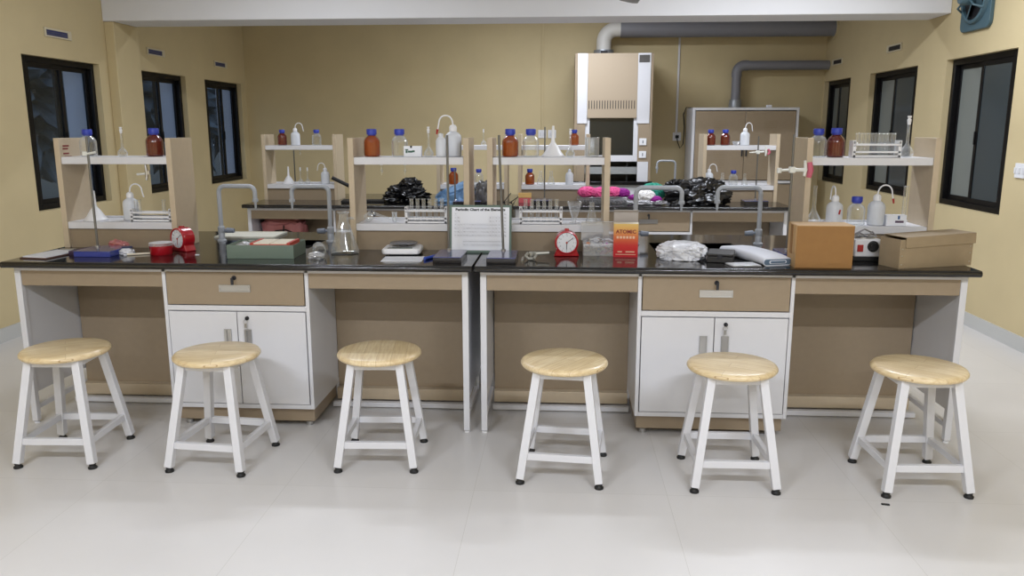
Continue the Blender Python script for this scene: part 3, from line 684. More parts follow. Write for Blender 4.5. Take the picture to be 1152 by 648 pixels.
# ------------------------------------------------------------------ taps
def tap(lab, x, y, sx, reach, group, top=1.165, drop=.085, z0=H, r=.0125):
    t = thing('tap', lab, 'tap', (x, y, z0), 0, group)
    h = top-z0; q = .035
    MB().lathe([(.026,0),(.026,.006),(.018,.012),(.018,.05),(.015,.055)], 18).build('base_collar', 'tapgrey', t)
    a1 = [(x_*sx, 0, z_) for x_, _, z_ in arc((q,0,h-q), q, 180, 90, 6)]
    a2 = [(x_*sx, 0, z_) for x_, _, z_ in arc((reach-q,0,h-q), q, 90, 0, 6)]
    MB().tube([(0,0,.05),(0,0,h*.4)]+a1+a2+[(reach*sx,0,h-drop)], r, 12).build('swan_neck', 'tapgrey', t)
    MB().lathe([(r+.004,-.004),(r+.004,.012),(r,.014)], 14, c=(reach*sx,0,h-drop)).lathe([(.005,-.045),(.009,-.004)], 12, c=(reach*sx,0,h-drop)).build('nozzle', 'tapgrey', t)
    MB().tube([(sx*.01,0,.062),(sx*.03,0,.062),(sx*.032,0,.062),(sx*.075,0,.06)], [.008,.008,.016,.013], 12).build('handle', 'tapknob', t)
    MB().lathe([(.017,.045),(.02,.05),(.02,.08),(.0135,.088)], 14).build('valve_body', 'tapgrey', t)
    return t
tap('pale grey swan-neck tap behind the left end of the green box', -1.95, 4.47, 1, .21, 'front bench taps')
tap('pale grey swan-neck tap behind the conical filtering flask', -1.312, 4.47, -1, .215, 'front bench taps')
tap('pale grey swan-neck tap beside the red ATOMIC carton', .412, 4.45, 1, .25, 'front bench taps')
tap('pale grey swan-neck tap behind the folded white cloth', 1.10, 4.5, -1, .235, 'front bench taps')
tap('thin pale tap on the rear bench left of the big black bag', 1.06, 7.6, -1, .17, None, 1.19, .07, H, .009)

# ------------------------------------------------------------------ stools
def make_stool():
    t = thing('stool', '', 'stool', (0,0,0), 0, 'round wooden lab stools')
    MB().lathe([(.168,.478),(.182,.482),(.188,.49),(.188,.497),(.182,.505),(.17,.5085),(.1,.509),(.001,.509)], 48, cap=(True, True)).build('seat', 'wood', t, smooth=50)
    tx, ty, bx_, by_ = .105, .105, .1675, .1755
    b = MB()
    for a, c in (((-1,-1),(1,-1)),((-1,1),(1,1)),((-1,-1),(-1,1)),((1,-1),(1,1))):
        b.bar((a[0]*tx,a[1]*ty,.464),(c[0]*tx,c[1]*ty,.464), .024, .03, up=(0,0,1))
    b.build('top_frame', 'white', t, bevel=.0015)
    for sx in (-1,1):
        for sy in (-1,1):
            l = MB().bar((sx*bx_,sy*by_,.022),(sx*tx,sy*ty,.478), .034, .034).build('leg', 'white', t, bevel=.002)
            MB().lathe([(.019,0),(.0195,.007),(.013,.013),(.012,.016),(.015,.018),(.015,.026)], 16, c=(sx*bx_,sy*by_,0)).build('foot', 'rubber', l)
    k = (.12-.022)/(.478-.022); hx = bx_+(tx-bx_)*k; hy = by_+(ty-by_)*k
    for a, c in (((-1,-1),(1,-1)),((-1,1),(1,1)),((-1,-1),(-1,1)),((1,-1),(1,1))):
        MB().bar((a[0]*hx,a[1]*hy,.12),(c[0]*hx,c[1]*hy,.12), .022, .03, up=(0,0,1)).build('stretcher', 'white', t, bevel=.0015)
    return t
st = [(-2.247, 3.388, 2.6, 30, 'in front of the knee space at the far left end'), (-1.53, 3.366, -4.8, 20, 'in front of the left cupboard'),
      (-.808, 3.43, 2.5, 95, 'in front of the knee space left of the centre gap'), (.022, 3.337, -5.4, 60, 'in front of the knee space right of the centre gap'),
      (.732, 3.314, .7, -25, 'in front of the right cupboard'), (1.505, 3.32, 2.3, -40, 'in front of the knee space at the far right end')]
s0 = make_stool()
for i, (x, y, a, wr, where) in enumerate(st):
    lab = 'round blond wood stool ' + where
    s = s0 if i == 0 else dup(s0, (x, y, 0))
    s.location = (x, y, 0); s.rotation_euler = (0, 0, R(a)); s['label'] = lab
    for ch in s.children:
        if ch.name.startswith('seat'): ch.rotation_euler = (0, 0, R(wr))

# ------------------------------------------------------------------ things on the front bench
# clipboard
cb = thing('clipboard', 'brown clipboard with white paper at the left end of the bench', 'clipboard', (-2.60, 3.90, H), R(-8))
MB().box(-.075,.075,-.13,.13,0,.006).build('board', mat('brown hardboard', (92, 66, 58), .5), cb, bevel=.001)
MB().box(-.066,.066,-.118,.11,.006,.012).build('paper', 'paper', cb)
MB().box(-.04,.04,.1,.128,.012,.018).build('clip', 'steel', cb, bevel=.002)
tag(MB().box(-.02,.02,-.09,.09,0,.022).box(-.019,.021,-.089,.091,.004,.018,1).build('notebook', [mat('dark purple cover', (62, 44, 70), .5), M['paper']], bevel=.001), 'dark thin notebook lying right of the clipboard', 'notebook', loc=(-2.482, 3.99, H), rot=R(-8))
def stand(name, lab, x, y, rx, ry, w, d, h, top=1.455, base='standblack', topm='standsheen', thick=.03, clamp=None, lean=0):
    t = thing('retort_stand', lab, 'stand', (x, y, H), 0, 'retort stands')
    MB().box(-w/2, w/2, -d/2, d/2, 0, thick-.004, 0).box(-w/2, w/2, -d/2, d/2, thick-.004, thick, 1).build('base', [base, topm], t, bevel=.003)
    MB().tube([(rx-x, ry-y, thick), (rx-x+lean, ry-y, top-H)], .0062, 10).build('rod', 'rod', t)
    MB().lathe([(.012,0),(.012,.006),(.007,.01)], 12, c=(rx-x, ry-y, thick)).build('rod_nut', 'steel', t)
    return t
stand('a', 'blue based retort stand at the far left of the bench', -2.36, 3.95, -2.415, 4.0, .19, .2, .6, 1.447, 'standblue', 'standsheen')
stand('b', 'retort stand with dark base and painted blue sheen left of the periodic chart', -.543, 3.885, -.565, 3.99, .137, .25, .6, 1.453)
stand('c', 'retort stand with dark base and painted blue sheen in front of the periodic chart', -.283, 3.875, -.288, 3.985, .14, .25, .6, 1.453, lean=-.02)
s4 = stand('d', 'retort stand holding a white clamp behind the brown box', 1.155, 4.05, 1.142, 4.08, .13, .2, .6, 1.455, 'standblue', 'standsheen')
cl = thing('rod_clamp', 'white clamp with pink grip on the stand rod before the far right rack', 'clamp', (1.142, 4.08, 1.282))
MB().box(-.014,.014,-.014,.014,-.015,.015).build('boss_head', 'clampwhite', cl, bevel=.003)
MB().tube([(-.06,0,-.003),(-.012,0,0)], .006, 8).lathe([(.012,-.012),(.012,.012)], 10, c=(-.062,0,-.003)).build('thumb_screw', 'clampwhite', cl)
MB().tube([(.012,-.01,0),(.06,-.012,.0)], .009, 8).build('arm', 'clampwhite', cl)
MB().tube([(.055,-.02,-.03),(.062,-.012,0),(.055,-.02,.045)], [.006,.01,.006], 8).build('jaw', 'clampwhite', cl)
MB().tube([(.082,-.006,-.038),(.088,-.006,.0),(.082,-.006,.038)], [.012,.016,.012], 10).build('grip', 'clamppink', cl)
c2 = thing('rod_clamp', 'small white clamp on the rod of the far left stand', 'clamp', (-2.428, 4.0, 1.36), 0)
MB().box(-.012,.012,-.012,.012,-.01,.012).build('boss_head', 'clampwhite', c2, bevel=.003)
MB().tube([(.01,-.004,0),(.055,-.004,.008)], .006, 8).build('arm', 'clampwhite', c2)
v, f = blob(.055, .03, .035, 11, .4, 2.5, 3)
tag(MB().add(v, f).build('plastic_bag', 'redclear', smooth=60), 'small crumpled clear red plastic bag behind the far left stand', 'bag', loc=(-2.36, 4.1, H))
v, f = blob(.04, .03, .022, 12, .4, 2.5, 3)
tag(MB().add(v, f).build('plastic_bag', 'bagclear', smooth=60), 'small crumpled white plastic bag right of the blue stand base', 'bag', loc=(-2.225, 3.94, H))
tag(MB().box(-.025,.025,-.012,.012,0,.008).build('label_card', mat('navy card', (40,44,80), .4), bevel=.001), 'dark blue card lying on the small white plastic bag', 'card', loc=(-2.225, 3.945, H+.034), rot=.4)
tag(MB().tube([(-.05,-.02,.005),(.05,.03,.005)], .005, 8).build('wooden_splint', 'cream'), 'pale stick lying left of the red tub', 'stick', loc=(-2.16, 3.93, H))
# red tub
rb = thing('tub', 'round red plastic tub with clear lid beside the left clock', 'tub', (-2.058, 3.97, H))
MB().lathe([(.052,0),(.055,.004),(.057,.05),(.054,.05),(.052,.012),(.001,.01)], 32).build('tub_body', 'red', rb)
MB().lathe([(.058,.046),(.058,.06),(.05,.062),(.001,.062)], 32, cap=(False, True)).build('lid', 'clearplastic', rb)
# kitchen style clocks
def clock(lab, loc, rz, s=1):
    t = thing('timer_clock', lab, 'clock', loc, rz, 'red timer clocks'); t.scale = (s, s, s)
    r = .062; cz = .072; n = 40
    pf = []
    for j in range(n+1):
        a = R(-35+250*j/n); pf.append((r*math.cos(a), cz+r*math.sin(a)))
    pf += [(-.066, 0), (.066, 0)]
    body = MB().prism(pf, -.03, .04, T=TY).build('clock_body', 'red', t, bevel=.006, seg=3)
    c = lambda rr, y, z0=cz, x0=0: [(x0+rr*math.cos(2*PI*j/32), y, z0+rr*math.sin(2*PI*j/32)) for j in range(32)]
    MB().rings([c(.061,-.028), c(.06,-.036), c(.054,-.038), c(.051,-.034)], cap=(False, False)).build('bezel', 'red', t)
    d = MB().rings([c(.0525,-.032), c(.0525,-.029)]).build('dial', 'dial', t)
    k = MB()
    for j in range(12):
        a = 2*PI*j/12; k.bar((.043*math.sin(a),-.0325,cz+.043*math.cos(a)), (.049*math.sin(a),-.0325,cz+.049*math.cos(a)), .0018, .0008)
    add_text(k, 'LAB', .001, 0, cz+.02, -.0325)
    k = MB()
    for j in range(12):
        a = 2*PI*j/12; k.bar((.043*math.sin(a),-.0325,cz+.043*math.cos(a)), (.049*math.sin(a),-.0325,cz+.049*math.cos(a)), .0018, .0008)
    for j in range(1, 13):
        a = 2*PI*j/12; add_text(k, str(j), .009, .036*math.sin(a), cz+.036*math.cos(a), -.0325)
    k.build('numeral', 'inkgrey', d)
    MB().bar((0,-.034,cz),(.034,-.034,cz+.026), .0025, .001).build('minute_hand', 'ink', t)
    MB().bar((0,-.0345,cz+.004),(0,-.0345,cz-.034), .0032, .001).build('hour_hand', 'tipred' if rz < -.1 else 'ink', t)
    MB().rings([c(.005,-.036), c(.005,-.033)]).build('hub', 'tipred', t)
    MB().box(-.012,.012,-.012,.012,.13,.142).build('alarm_button', 'red', t, bevel=.003)
    return t
clock('red timer clock turned left, standing behind the red tub', (-2.0, 4.09, H), R(-28), .93)
clock('red timer clock facing front, standing before the right tube rack', (.03, 4.03, H), R(2), .98)
# green box with its lid laid behind
gb = thing('tool_box', 'open grey green metal box with cream cards and red tape', 'box', (-1.657, 3.84, H), R(2))
w, d, h = .335, .215, .068
MB().box(0,w,0,.003,0,h).box(0,w,d-.003,d,0,h).box(0,.003,.003,d-.003,0,h).box(w-.003,w,.003,d-.003,0,h).box(.003,w-.003,.003,d-.003,0,.004).build('box_body', 'boxgreen', gb, bevel=.0015)
MB().box(.004,w-.004,.004,d-.004,.004,.052).build('inner_tray', 'lidpale', gb)
for i in range(2):
    for j in range(2):
        MB().box(.122+i*.088,.205+i*.088,.032+j*.084,.111+j*.084,.052,.0735).build('card_stack', 'cream', gb, bevel=.001)
MB().box(.108,.125,.03,.2,.052,.075).box(.293,.309,.03,.2,.052,.075).box(.125,.293,.022,.032,.052,.068).build('red_tape', 'redtape', gb)
MB().tube(arc((.075,.15,.07), .014, 0, 340, 14, 'xy'), .002, 6).tube(arc((.05,.12,.07), .012, 0, 340, 14, 'xy'), .002, 6).tube([(.03,.03,.06),(.06,.06,.072),(.09,.1,.066)], .002, 6).tube([(.02,.08,.06),(.05,.05,.075),(.1,.03,.062)], .002, 6).build('wire_clips', 'steel', gb)
v, f = blob(.03, .02, .016, 41, .4, 2.5, 3)
MB().add([(p[0]+.07,p[1]+.07,p[2]+.05) for p in v], f).build('film_wrap', 'bagclear', gb)
tag(MB().box(0,.36,0,.25,0,.006).box(0,.36,0,.003,.006,.011).box(0,.36,.247,.25,.006,.011).box(0,.003,.003,.247,.006,.011).box(.357,.36,.003,.247,.006,.011).build('box_lid', 'lidpale', bevel=.001), 'pale box lid lying upside down behind the green box', 'lid', loc=(-2.045, 4.575, H), rot=R(1))
# clear wrapped glass tube, filtering flask
jr = thing('glass_jar', 'clear glass jar lying on its side between green box and flask', 'jar', (-1.215, 3.93, H), R(20))
MB().lathe([(.001,0),(.03,.0),(.034,.006),(.034,.085),(.026,.1),(.026,.112),(.03,.114)], 24, cap=(True, False), T=Matrix.Translation((0,.06,.034))@Matrix.Rotation(R(90),4,'X')).build('jar_body', 'clear', jr)
v, f = blob(.04, .036, .022, 21, .25, 2.2, 3)
MB().add([(p[0]-.02,p[1]-.055,p[2]) for p in v], f).build('film_wrap', 'clearplastic', jr, smooth=20)
ff = thing('filtering_flask', 'large conical glass filtering flask with side arm', 'flask', (-1.115, 4.04, H))
MB().lathe([(.066,0),(.072,.004),(.073,.014),(.069,.03),(.027,.16),(.023,.175),(.023,.205),(.029,.209),(.031,.216),(.028,.218)], 32, cap=(True, False)).build('glass_body', 'ware', ff)
MB().tube([(.022,0,.178),(.035,0,.184),(.055,0,.182)], [.008,.006,.0055], 10, cap=False).build('side_arm', 'ware', ff)
# balance, paper, pen
bl = thing('digital_balance', 'white digital balance with grey pan on the left front bench', 'balance', (-.812, 4.05, H), R(3)); bl.scale = (1.14, 1.1, 1.05)
MB().prism([(-.075,-.085),(.075,-.085),(.085,-.07),(.085,.06),(.07,.085),(-.07,.085),(-.085,.06),(-.085,-.07)], .008, .036).build('housing', 'polywhite', bl, bevel=.008, seg=3)
MB().box(-.06,.05,-.072,-.04,.036,.038).build('display', mat('grey lcd', (110,118,112), .25), bl)
MB().lathe([(.02,.036),(.02,.046),(.062,.048),(.064,.052),(.06,.054),(.001,.054)], 32, c=(0,.025,0)).build('weighing_pan', mat('grey pan', (128,128,134), .3, metal=.5), bl)
for x in (-.06,.06): MB().lathe([(.01,0),(.01,.009)], 12, c=(x,-.06,0)).lathe([(.01,0),(.01,.009)], 12, c=(x,.06,0)).build('foot', 'rubber', bl)
tag(MB().box(-.1,.1,-.075,.075,0,.0016).build('paper_sheet', 'paper'), 'white paper sheet in front of the digital balance', 'paper', loc=(-.778, 3.875, H), rot=R(3))
pn = thing('marker_pen', 'blue marker pen beside the white paper sheet', 'pen', (-.645, 3.89, H+.008), R(62))
MB().tube([(-.045,0,0),(.02,0,0)], .008, 12).build('barrel', mat('blue pen plastic', (52,80,176), .35), pn)
MB().tube([(.02,0,0),(.055,0,0),(.06,0,0)], [.009,.009,.004], 12).build('pen_cap', mat('dark blue pen cap', (38,58,140), .35), pn)
# periodic chart on its board
pc = thing('periodic_chart', 'green framed board with the Periodic Chart of the Elements', 'chart', (-.418, 4.105, H), (R(-9), 0, 0))
cw, ch_ = .326, .248
MB().box(-cw/2, cw/2, 0, .006, 0, ch_).build('backing_board', 'chartgreen', pc, bevel=.001)
MB().box(-cw/2+.014, cw/2-.012, -.0012, 0, .012, ch_-.012).build('chart_sheet', 'paper', pc)
q = MB(); add_text(q, 'Periodic Chart of the Elements', .0172, 0, ch_-.025, -.0014, bold=.0009, sx=1.2); q.build('title', 'ink', pc)
rows = ['H . . . . . . . . . . . . . . . . He', 'Li Be . . . . . . . . . . B C N O F Ne', 'Na Mg . . . . . . . . . . Al Si P S Cl Ar',
        'K Ca Sc Ti V Cr Mn Fe Co Ni Cu Zn Ga Ge As Se Br Kr', 'Rb Sr Y Zr Nb Mo Tc Ru Rh Pd Ag Cd In Sn Sb Te I Xe', 'Cs Ba La Hf Ta W Re Os Ir Pt Au Hg Tl Pb Bi Po At Rn',
        'Fr Ra Ac Rf Db Sg Bh Hs Mt Ds Rg Cn Nh Fl Mc Lv Ts Og', '', '. . . Ce Pr Nd Pm Sm Eu Gd Tb Dy Ho Er Tm Yb Lu .', '. . . Th Pa U Np Pu Am Cm Bk Cf Es Fm Md No Lr .']
q = MB(); gr = MB(); px, pz = .0152, .0185; x0, z0 = -8.5*px, ch_-.048
for i, rw in enumerate(rows):
    for j, e in enumerate(rw.split()):
        if e == '.': continue
        x, z = x0+j*px, z0-i*pz+(.006 if i > 6 else 0)
        add_text(q, e, .0088, x, z, -.0014)
        e2 = .0072; g2 = .0085
        for a, b_, c_, d_ in ((x-e2, x+e2, z-g2, z-g2+.0004), (x-e2, x+e2, z+g2-.0004, z+g2), (x-e2, x-e2+.0004, z-g2, z+g2), (x+e2-.0004, x+e2, z-g2, z+g2)):
            gr.box(a, b_, -.0015, -.0012, c_, d_)
q.build('element_symbols', 'inkgrey', pc); gr.build('cell_grid', 'gridgrey', pc)
# boss head clamp lying on the bench
ck = thing('boss_clamp', 'grey metal boss clamp lying on the bench right of the chart', 'clamp', (-.125, 3.92, H))
MB().box(-.03,.005,-.012,.012,.012,.036).build('body', 'clampgrey', ck, bevel=.004)
MB().tube([(.0,0,.026),(.035,.002,.028),(.07,.004,.03)], [.011,.009,.008], 10).build('screw', 'clampgrey', ck)
MB().tube([(-.035,-.02,.03),(-.045,-.04,.02),(-.03,-.055,.008),(-.005,-.05,.008)], .008, 8).tube([(-.005,-.012,.028),(.005,-.04,.022),(-.005,-.06,.008)], .008, 8).build('jaw', 'clampgrey', ck)
MB().lathe([(.012,0),(.012,.014)], 12, c=(-.02,0,0)).build('thumb_nut', 'clampgrey', ck)
tag(MB().tube([(0,0,.006),(0,.1,.006)], .006, 8).build('glass_tube_piece', 'ware'), 'short glass tube lying between the chart and the boss clamp', 'tube', loc=(-.185, 3.82, H))
# clear plastic box of odds and ends
pb = thing('plastic_box', 'clear plastic box full of small parts with its lid up', 'box', (.115, 4.03, H))
w, d, h = .16, .12, .062; z = MB()
z.box(0,w,0,.002,0,h).box(0,w,d-.002,d,0,h).box(0,.002,.002,d-.002,0,h).box(w-.002,w,.002,d-.002,0,h).box(.002,w-.002,.002,d-.002,0,.002)
z.build('box_body', 'clearplastic', pb)
MB().box(-.008,w,d,d+.002,h,h+.1).box(-.008,w,d-.012,d,h+.098,h+.1).build('lid', 'clearplastic', pb)
for i in range(16):
    x, y = .02+.12*random.random(), .025+.07*random.random(); zz = .004+.012*(i % 5)
    m_ = ['steel','ink','inkblue','copper','polywhite','purple','clampgrey','red'][i % 8]
    T = Matrix.Translation((x, y, zz+.01))@Euler((random.random()*1.2, random.random()*1.2, random.random()*3)).to_matrix().to_4x4()
    (MB().box(-.018,.018,-.008,.008,-.006,.006, T=T) if i % 2 else MB().tube([(-.02,0,0),(.02,0,0)], .007, 10, T=T)).build('small_part', m_, pb, bevel=.001)
v, f = blob(.075, .05, .03, 23, .4, 2.4, 3)
MB().add([(p[0]+.08,p[1]+.06,p[2]+.038) for p in v], f).build('film_wrap', 'clearplastic', pb, smooth=20)
# ATOMIC carton
ac = thing('carton', 'red and yellow ATOMIC carton with its flap up', 'box', (.328, 4.035, H), R(-3))
w, d, h = .122, .075, .168
MB().box(-w/2,w/2,-d/2,-d/2+.001,0,h).box(-w/2,w/2,d/2-.001,d/2,0,h).box(-w/2,-w/2+.001,-d/2+.001,d/2-.001,0,h).box(w/2-.001,w/2,-d/2+.001,d/2-.001,0,h).box(-w/2+.001,w/2-.001,-d/2+.001,d/2-.001,0,.001).build('carton_body', 'atomic', ac)
MB().box(-w/2,w/2,d/2-.001,d/2,h,h+.062).box(-w/2,w/2,d/2-.02,d/2-.001,h+.06,h+.062).build('flap', mat('grey card inside', (176,168,160), .6), ac)
MB().add([(-w/2,-d/2,h),(w/2,-d/2,h),(w/2,-d/2+.03,h+.006),(-w/2,-d/2+.03,h+.004)], [(0,1,2,3)]).build('tuck_flap', 'cream', ac)
q = MB(); add_text(q, 'ATOMIC', .026, 0, .128, -d/2-.0006, bold=.0007); q.build('title', mat('maroon print', (128,22,34), .5), ac)
q = MB()
for i in range(6): q.box(-.046+i*.0158, -.046+i*.0158+.011, -d/2-.0006, -d/2, .094, .106)
q.box(-.04,-.018,-d/2-.0006,-d/2,.024,.03).box(.0,.044,-d/2-.0006,-d/2,.024,.03).box(-.05,.05,-d/2-.0006,-d/2,.012,.015)
q.build('pale_print', mat('pale print', (226,190,160), .5), ac)
# plastic bag, black case, folded cloth
v, f = blob(.118, .115, .052, 31, .16, 1.7, 5, True, .05, .75)
pk = thing('wrapped_tray', 'white tray wrapped in crinkled clear film on the right front bench', 'bag', (.605, 3.995, H), R(-18))
MB().add(v, f).build('film_bag', 'bagclear', pk, smooth=60)
MB().lathe([(.07,.03),(.075,.034),(.075,.062),(.07,.064),(.001,.064)], 32, T=Matrix.Diagonal((1.1,.95,1,1))).build('tray', 'polywhite', pk, bevel=.002)
bc = thing('case', 'flat black case lying between the wrapped tray and folded cloth', 'case', (.785, 3.925, H), R(-14))
MB().box(-.062,.062,-.085,.085,0,.03).build('case_body', 'carbon', bc, bevel=.004)
MB().box(-.063,.063,-.086,.086,.032,.044).build('lid', 'carbon', bc, bevel=.004)
MB().box(-.012,.012,-.09,-.085,.02,.04).build('catch', 'ink', bc)
fc = thing('folded_cloth', 'folded white oilcloth with blue grey lining', 'cloth', (.957, 3.985, H), R(17))
w_, L_ = .15, .43
def layer(z0, z1, mi, ins=0, e=0):
    pf = []
    for i in range(9): 
        a = R(90+180*i/8); pf.append((-w_/2+(z1-z0)/2+ins+(z1-z0)/2*math.cos(a), (z0+z1)/2+(z1-z0)/2*math.sin(a)))
    for i in range(9):
        a = R(-90+180*i/8); pf.append((w_/2-(z1-z0)/2-ins+(z1-z0)/2*math.cos(a), (z0+z1)/2+(z1-z0)/2*math.sin(a)))
    return pf
b = MB()
def sheet(pf, y0, y1, mi):
    ns = 10
    b.rings([[(x+.004*math.sin(9*k/ns), y0+(y1-y0)*k/ns, z*(1+.35*math.sin(PI*k/ns))+.0) for x, z in pf] for k in range(ns+1)], mi)
sheet(layer(0, .036, 0), -L_/2, L_/2, 0)
b.build('outer_fold', 'cloth', fc)
b = MB(); sheet(layer(.005, .031, 0, .004), -L_/2-.002, L_/2-.02, 0); b.build('lining_fold', 'clothblue', fc)
b = MB(); sheet(layer(.010, .026, 0, .03), -L_/2-.004, L_/2-.02, 0); b.build('inner_fold', 'cloth', fc)
b = MB(); sheet(layer(.013, .023, 0, .036), -L_/2-.006, L_/2-.02, 0); b.build('inner_lining', 'clothblue', fc)
tag(MB().box(-.07,.07,-.05,.05,0,.008).build('plastic_sheet', 'clearplastic', bevel=.004), 'clear plastic sleeve lying in front of the folded cloth', 'sleeve', loc=(.86, 3.775, H), rot=R(12))
# brown cardboard box
cbx = thing('cardboard_box', 'closed brown cardboard box on the right front bench', 'box', (1.082, 3.715, H), R(-2))
w, d, h = .255, .16, .195
MB().add([(0,0,0),(w,0,0),(w,d,0),(0,d,0),(0,0,h),(w,0,h),(w,d,h),(0,d,h)], [(0,3,2,1),(0,1,5,4),(1,2,6,5),(2,3,7,6)]).add([(0,0,0),(0,d,0),(0,d,h),(0,0,h)], [(0,1,2,3)], 1).build('carton_body', ['brownbox','brownboxtop'], cbx, bevel=.002)
MB().box(0,w,0,d/2-.001,h,h+.003).box(0,w,d/2+.001,d,h,h+.003).build('top_flap', 'brownboxtop', cbx)
MB().box(-.003,0,.01,d/2-.002,h*.35,h).box(-.003,0,d/2+.002,d-.01,h*.3,h).build('side_flap', 'brownboxtop', cbx)
MB().box(-.0045,-.003,d/2-.02,d/2+.02,h*.3,h).box(-.0005,w+.0005,-.001,0,.02,.024).build('seam_tape', 'brownbox', cbx)
# heating device
hm = thing('heating_mantle', 'white electric heating mantle with red switch and black knob', 'heater', (1.485, 4.0, H))
MB().box(-.062,.062,-.075,.09,.022,.108).build('housing', 'polywhite', hm, bevel=.006)
MB().box(-.064,.064,-.07,.085,0,.022).build('plinth', 'rubber', hm, bevel=.003)
MB().box(-.052,-.024,-.08,-.075,.048,.082).build('red_switch', 'tipred', hm, bevel=.002)
MB().rings([[(.022+r*math.cos(2*PI*j/24), y, .074+r*math.sin(2*PI*j/24)) for j in range(24)] for r, y in ((.027,-.075),(.027,-.078),(.021,-.08),(.019,-.097))]).build('control_knob', 'rubber', hm)
MB().lathe([(.06,.108),(.06,.114),(.05,.118),(.03,.112),(.001,.11)], 28, c=(0,.01,0)).build('heating_bowl', 'steel', hm)
MB().tube([(-.05,-.04,.112),(-.03,-.02,.135),(.0,-.05,.118),(.03,-.03,.14),(.05,-.04,.115)], .004, 8).tube([(-.04,0,.125),(0,-.01,.15),(.045,.01,.13)], .004, 8).build('power_cable', 'wire', hm)
# grey brown lidded carton
lb = thing('lidded_carton', 'long grey brown carton with a loose lid at the right end of the bench', 'box', (1.548, 3.712, H), R(18.5))
w, d, h = .405, .135, .135
k = MB().box(0,w,0,.003,0,h).box(0,w,d-.003,d,0,h).box(0,.003,.003,d-.003,0,h).box(w-.003,w,.003,d-.003,0,h).box(.003,w-.003,.003,d-.003,0,.003).build('carton_body', 'greybox', lb, bevel=.001)
TL = Matrix.Translation((0,0,h-.028))@Matrix.Rotation(R(-1.5),4,'Y')
MB().box(.025,w+.008,-.006,-.003,-.012,.035,T=TL).box(.025,w+.008,d+.003,d+.006,-.012,.035,T=TL).box(w+.005,w+.008,-.003,d+.003,-.012,.035,T=TL).box(.025,w+.008,-.006,d+.006,.035,.038,T=TL).build('lid', 'greybox', lb, bevel=.001)
q = MB()
for x in (.012, w-.014):
    for z in (.02,.06,.092): q.box(x-.004,x+.004,-.001,0,z-.002,z+.002)
q.build('staple', 'steel', lb)
# small chip on the floor
tag(MB().box(-.016,.016,-.006,.006,0,.005).build('rubber_scrap', 'rubber', bevel=.002), 'small black scrap on the floor before the far right stool', 'scrap', loc=(1.314, 3.064, 0), rot=R(-8))
v, f = blob(.05, .022, .012, 77, .4, 2.4, 3)
tag(MB().box(-.01,.01,-.004,.004,0,.003).build('paper_scrap', 'paper'), 'tiny white paper scrap on the bench left of the green box', 'scrap', loc=(-1.86, 3.95, H), rot=.3)

# ------------------------------------------------------------------ things on the rear bench
v, f = blob(.19, .15, .1, 51, .35, 1.9, 5, True, .1)
o = MB().add(v, f); v, f = blob(.1, .09, .07, 52, .4, 2.2, 4, True, .1)
o.add([(p[0]+.04,p[1],p[2]+.1) for p in v], f).build('bin_bag', 'bagblack', smooth=60)
tag(bpy.context.scene.objects['bin_bag'], 'crumpled small black plastic bag behind the left tube rack', 'bag', loc=(-1.36, 7.0, H))
v, f = blob(.27, .16, .14, 56, .3, 1.5, 5, True, .08)
b = MB().add(v, f); v, f = blob(.1, .08, .05, 57, .4, 2.4, 4, True, .1)
bb = b.add([(p[0]-.17,p[1],p[2]+.13) for p in v], f).build('bin_bag', 'bagblack', smooth=60)
tag(bb, 'big bulging black bin bag on the rear bench right of the yarn', 'bag', loc=(1.16, 6.93, H))
v, f = blob(.16, .08, .13, 61, .3, 1.8, 5, True, .1, .7)
tag(MB().add([(p[0], p[1], p[2]*(.72+1.9*max(-.16, min(.16, p[0])))) for p in v], f).build('plastic_bag', 'bluebag', smooth=60), 'light blue plastic bag on the rear bench by the chart top', 'bag', loc=(-.935, 7.03, H))
v, f = blob(.07, .07, .12, 63, .25, 2.2, 4, True, .12, .6)
tag(MB().add(v, f).build('wrapped_bundle', 'news', smooth=60), 'dark grey film wrapped bundle on the rear bench behind the chart', 'bundle', loc=(-.67, 6.97, H))
sc = thing('microscope', 'black microscope with silver ring on the rear bench, tube tilted', 'microscope', (-1.86, 6.98, H), R(8))
MB().box(-.07,.07,-.09,.09,0,.02).build('base', 'rubber', sc, bevel=.006)
MB().tube([(.06,.03,.02),(.075,.03,.08),(.05,.02,.13)], [.016,.014,.012], 10).build('arm', 'rubber', sc)
MB().tube([(-.15,0,.215),(.02,0,.13)], .016, 14).build('tube', 'rubber', sc)
MB().tube([(-.005,0,.1425),(.012,0,.134)], .019, 14).build('silver_ring', 'steel', sc)
MB().tube([(.012,0,.134),(.06,0,.11)], .022, 14).lathe([(.025,-.012),(.025,.012)], 12, c=(.06,-.02,.1)).build('head', 'rubber', sc)
tag(MB().box(-.11,.11,-.05,.05,0,.02).build('black_tray', 'carbon', bevel=.004), 'flat black tray on the rear bench beside the small black bag', 'tray', loc=(-1.66, 7.02, H))
pk2 = thing('carton', 'small box with pink and yellow print on the rear bench right of the gap', 'box', (-.315, 7.0, H), .05)
MB().box(-.055,.055,-.03,.03,0,.045).build('box_base', mat('pink carton', (206,92,100), .5), pk2, bevel=.001)
MB().box(-.057,.057,-.032,.032,.045,.085).build('box_lid', mat('yellow carton', (218,178,110), .5), pk2, bevel=.001)
for i, (x, a) in enumerate(((-.5, .9), (-.44, .6))):
    tag(MB().tube([(0,0,.004),(.1*math.cos(a),0,.1*math.sin(a)+.004)], .004, 8).box(-.012,.012,-.012,.012,0,.006).build('metal_tong', 'rubber'), 'thin dark tong leaning on the rear bench, %s of two beside the pink box' % ('left', 'right')[i], 'tongs', loc=(x, 7.0, H))
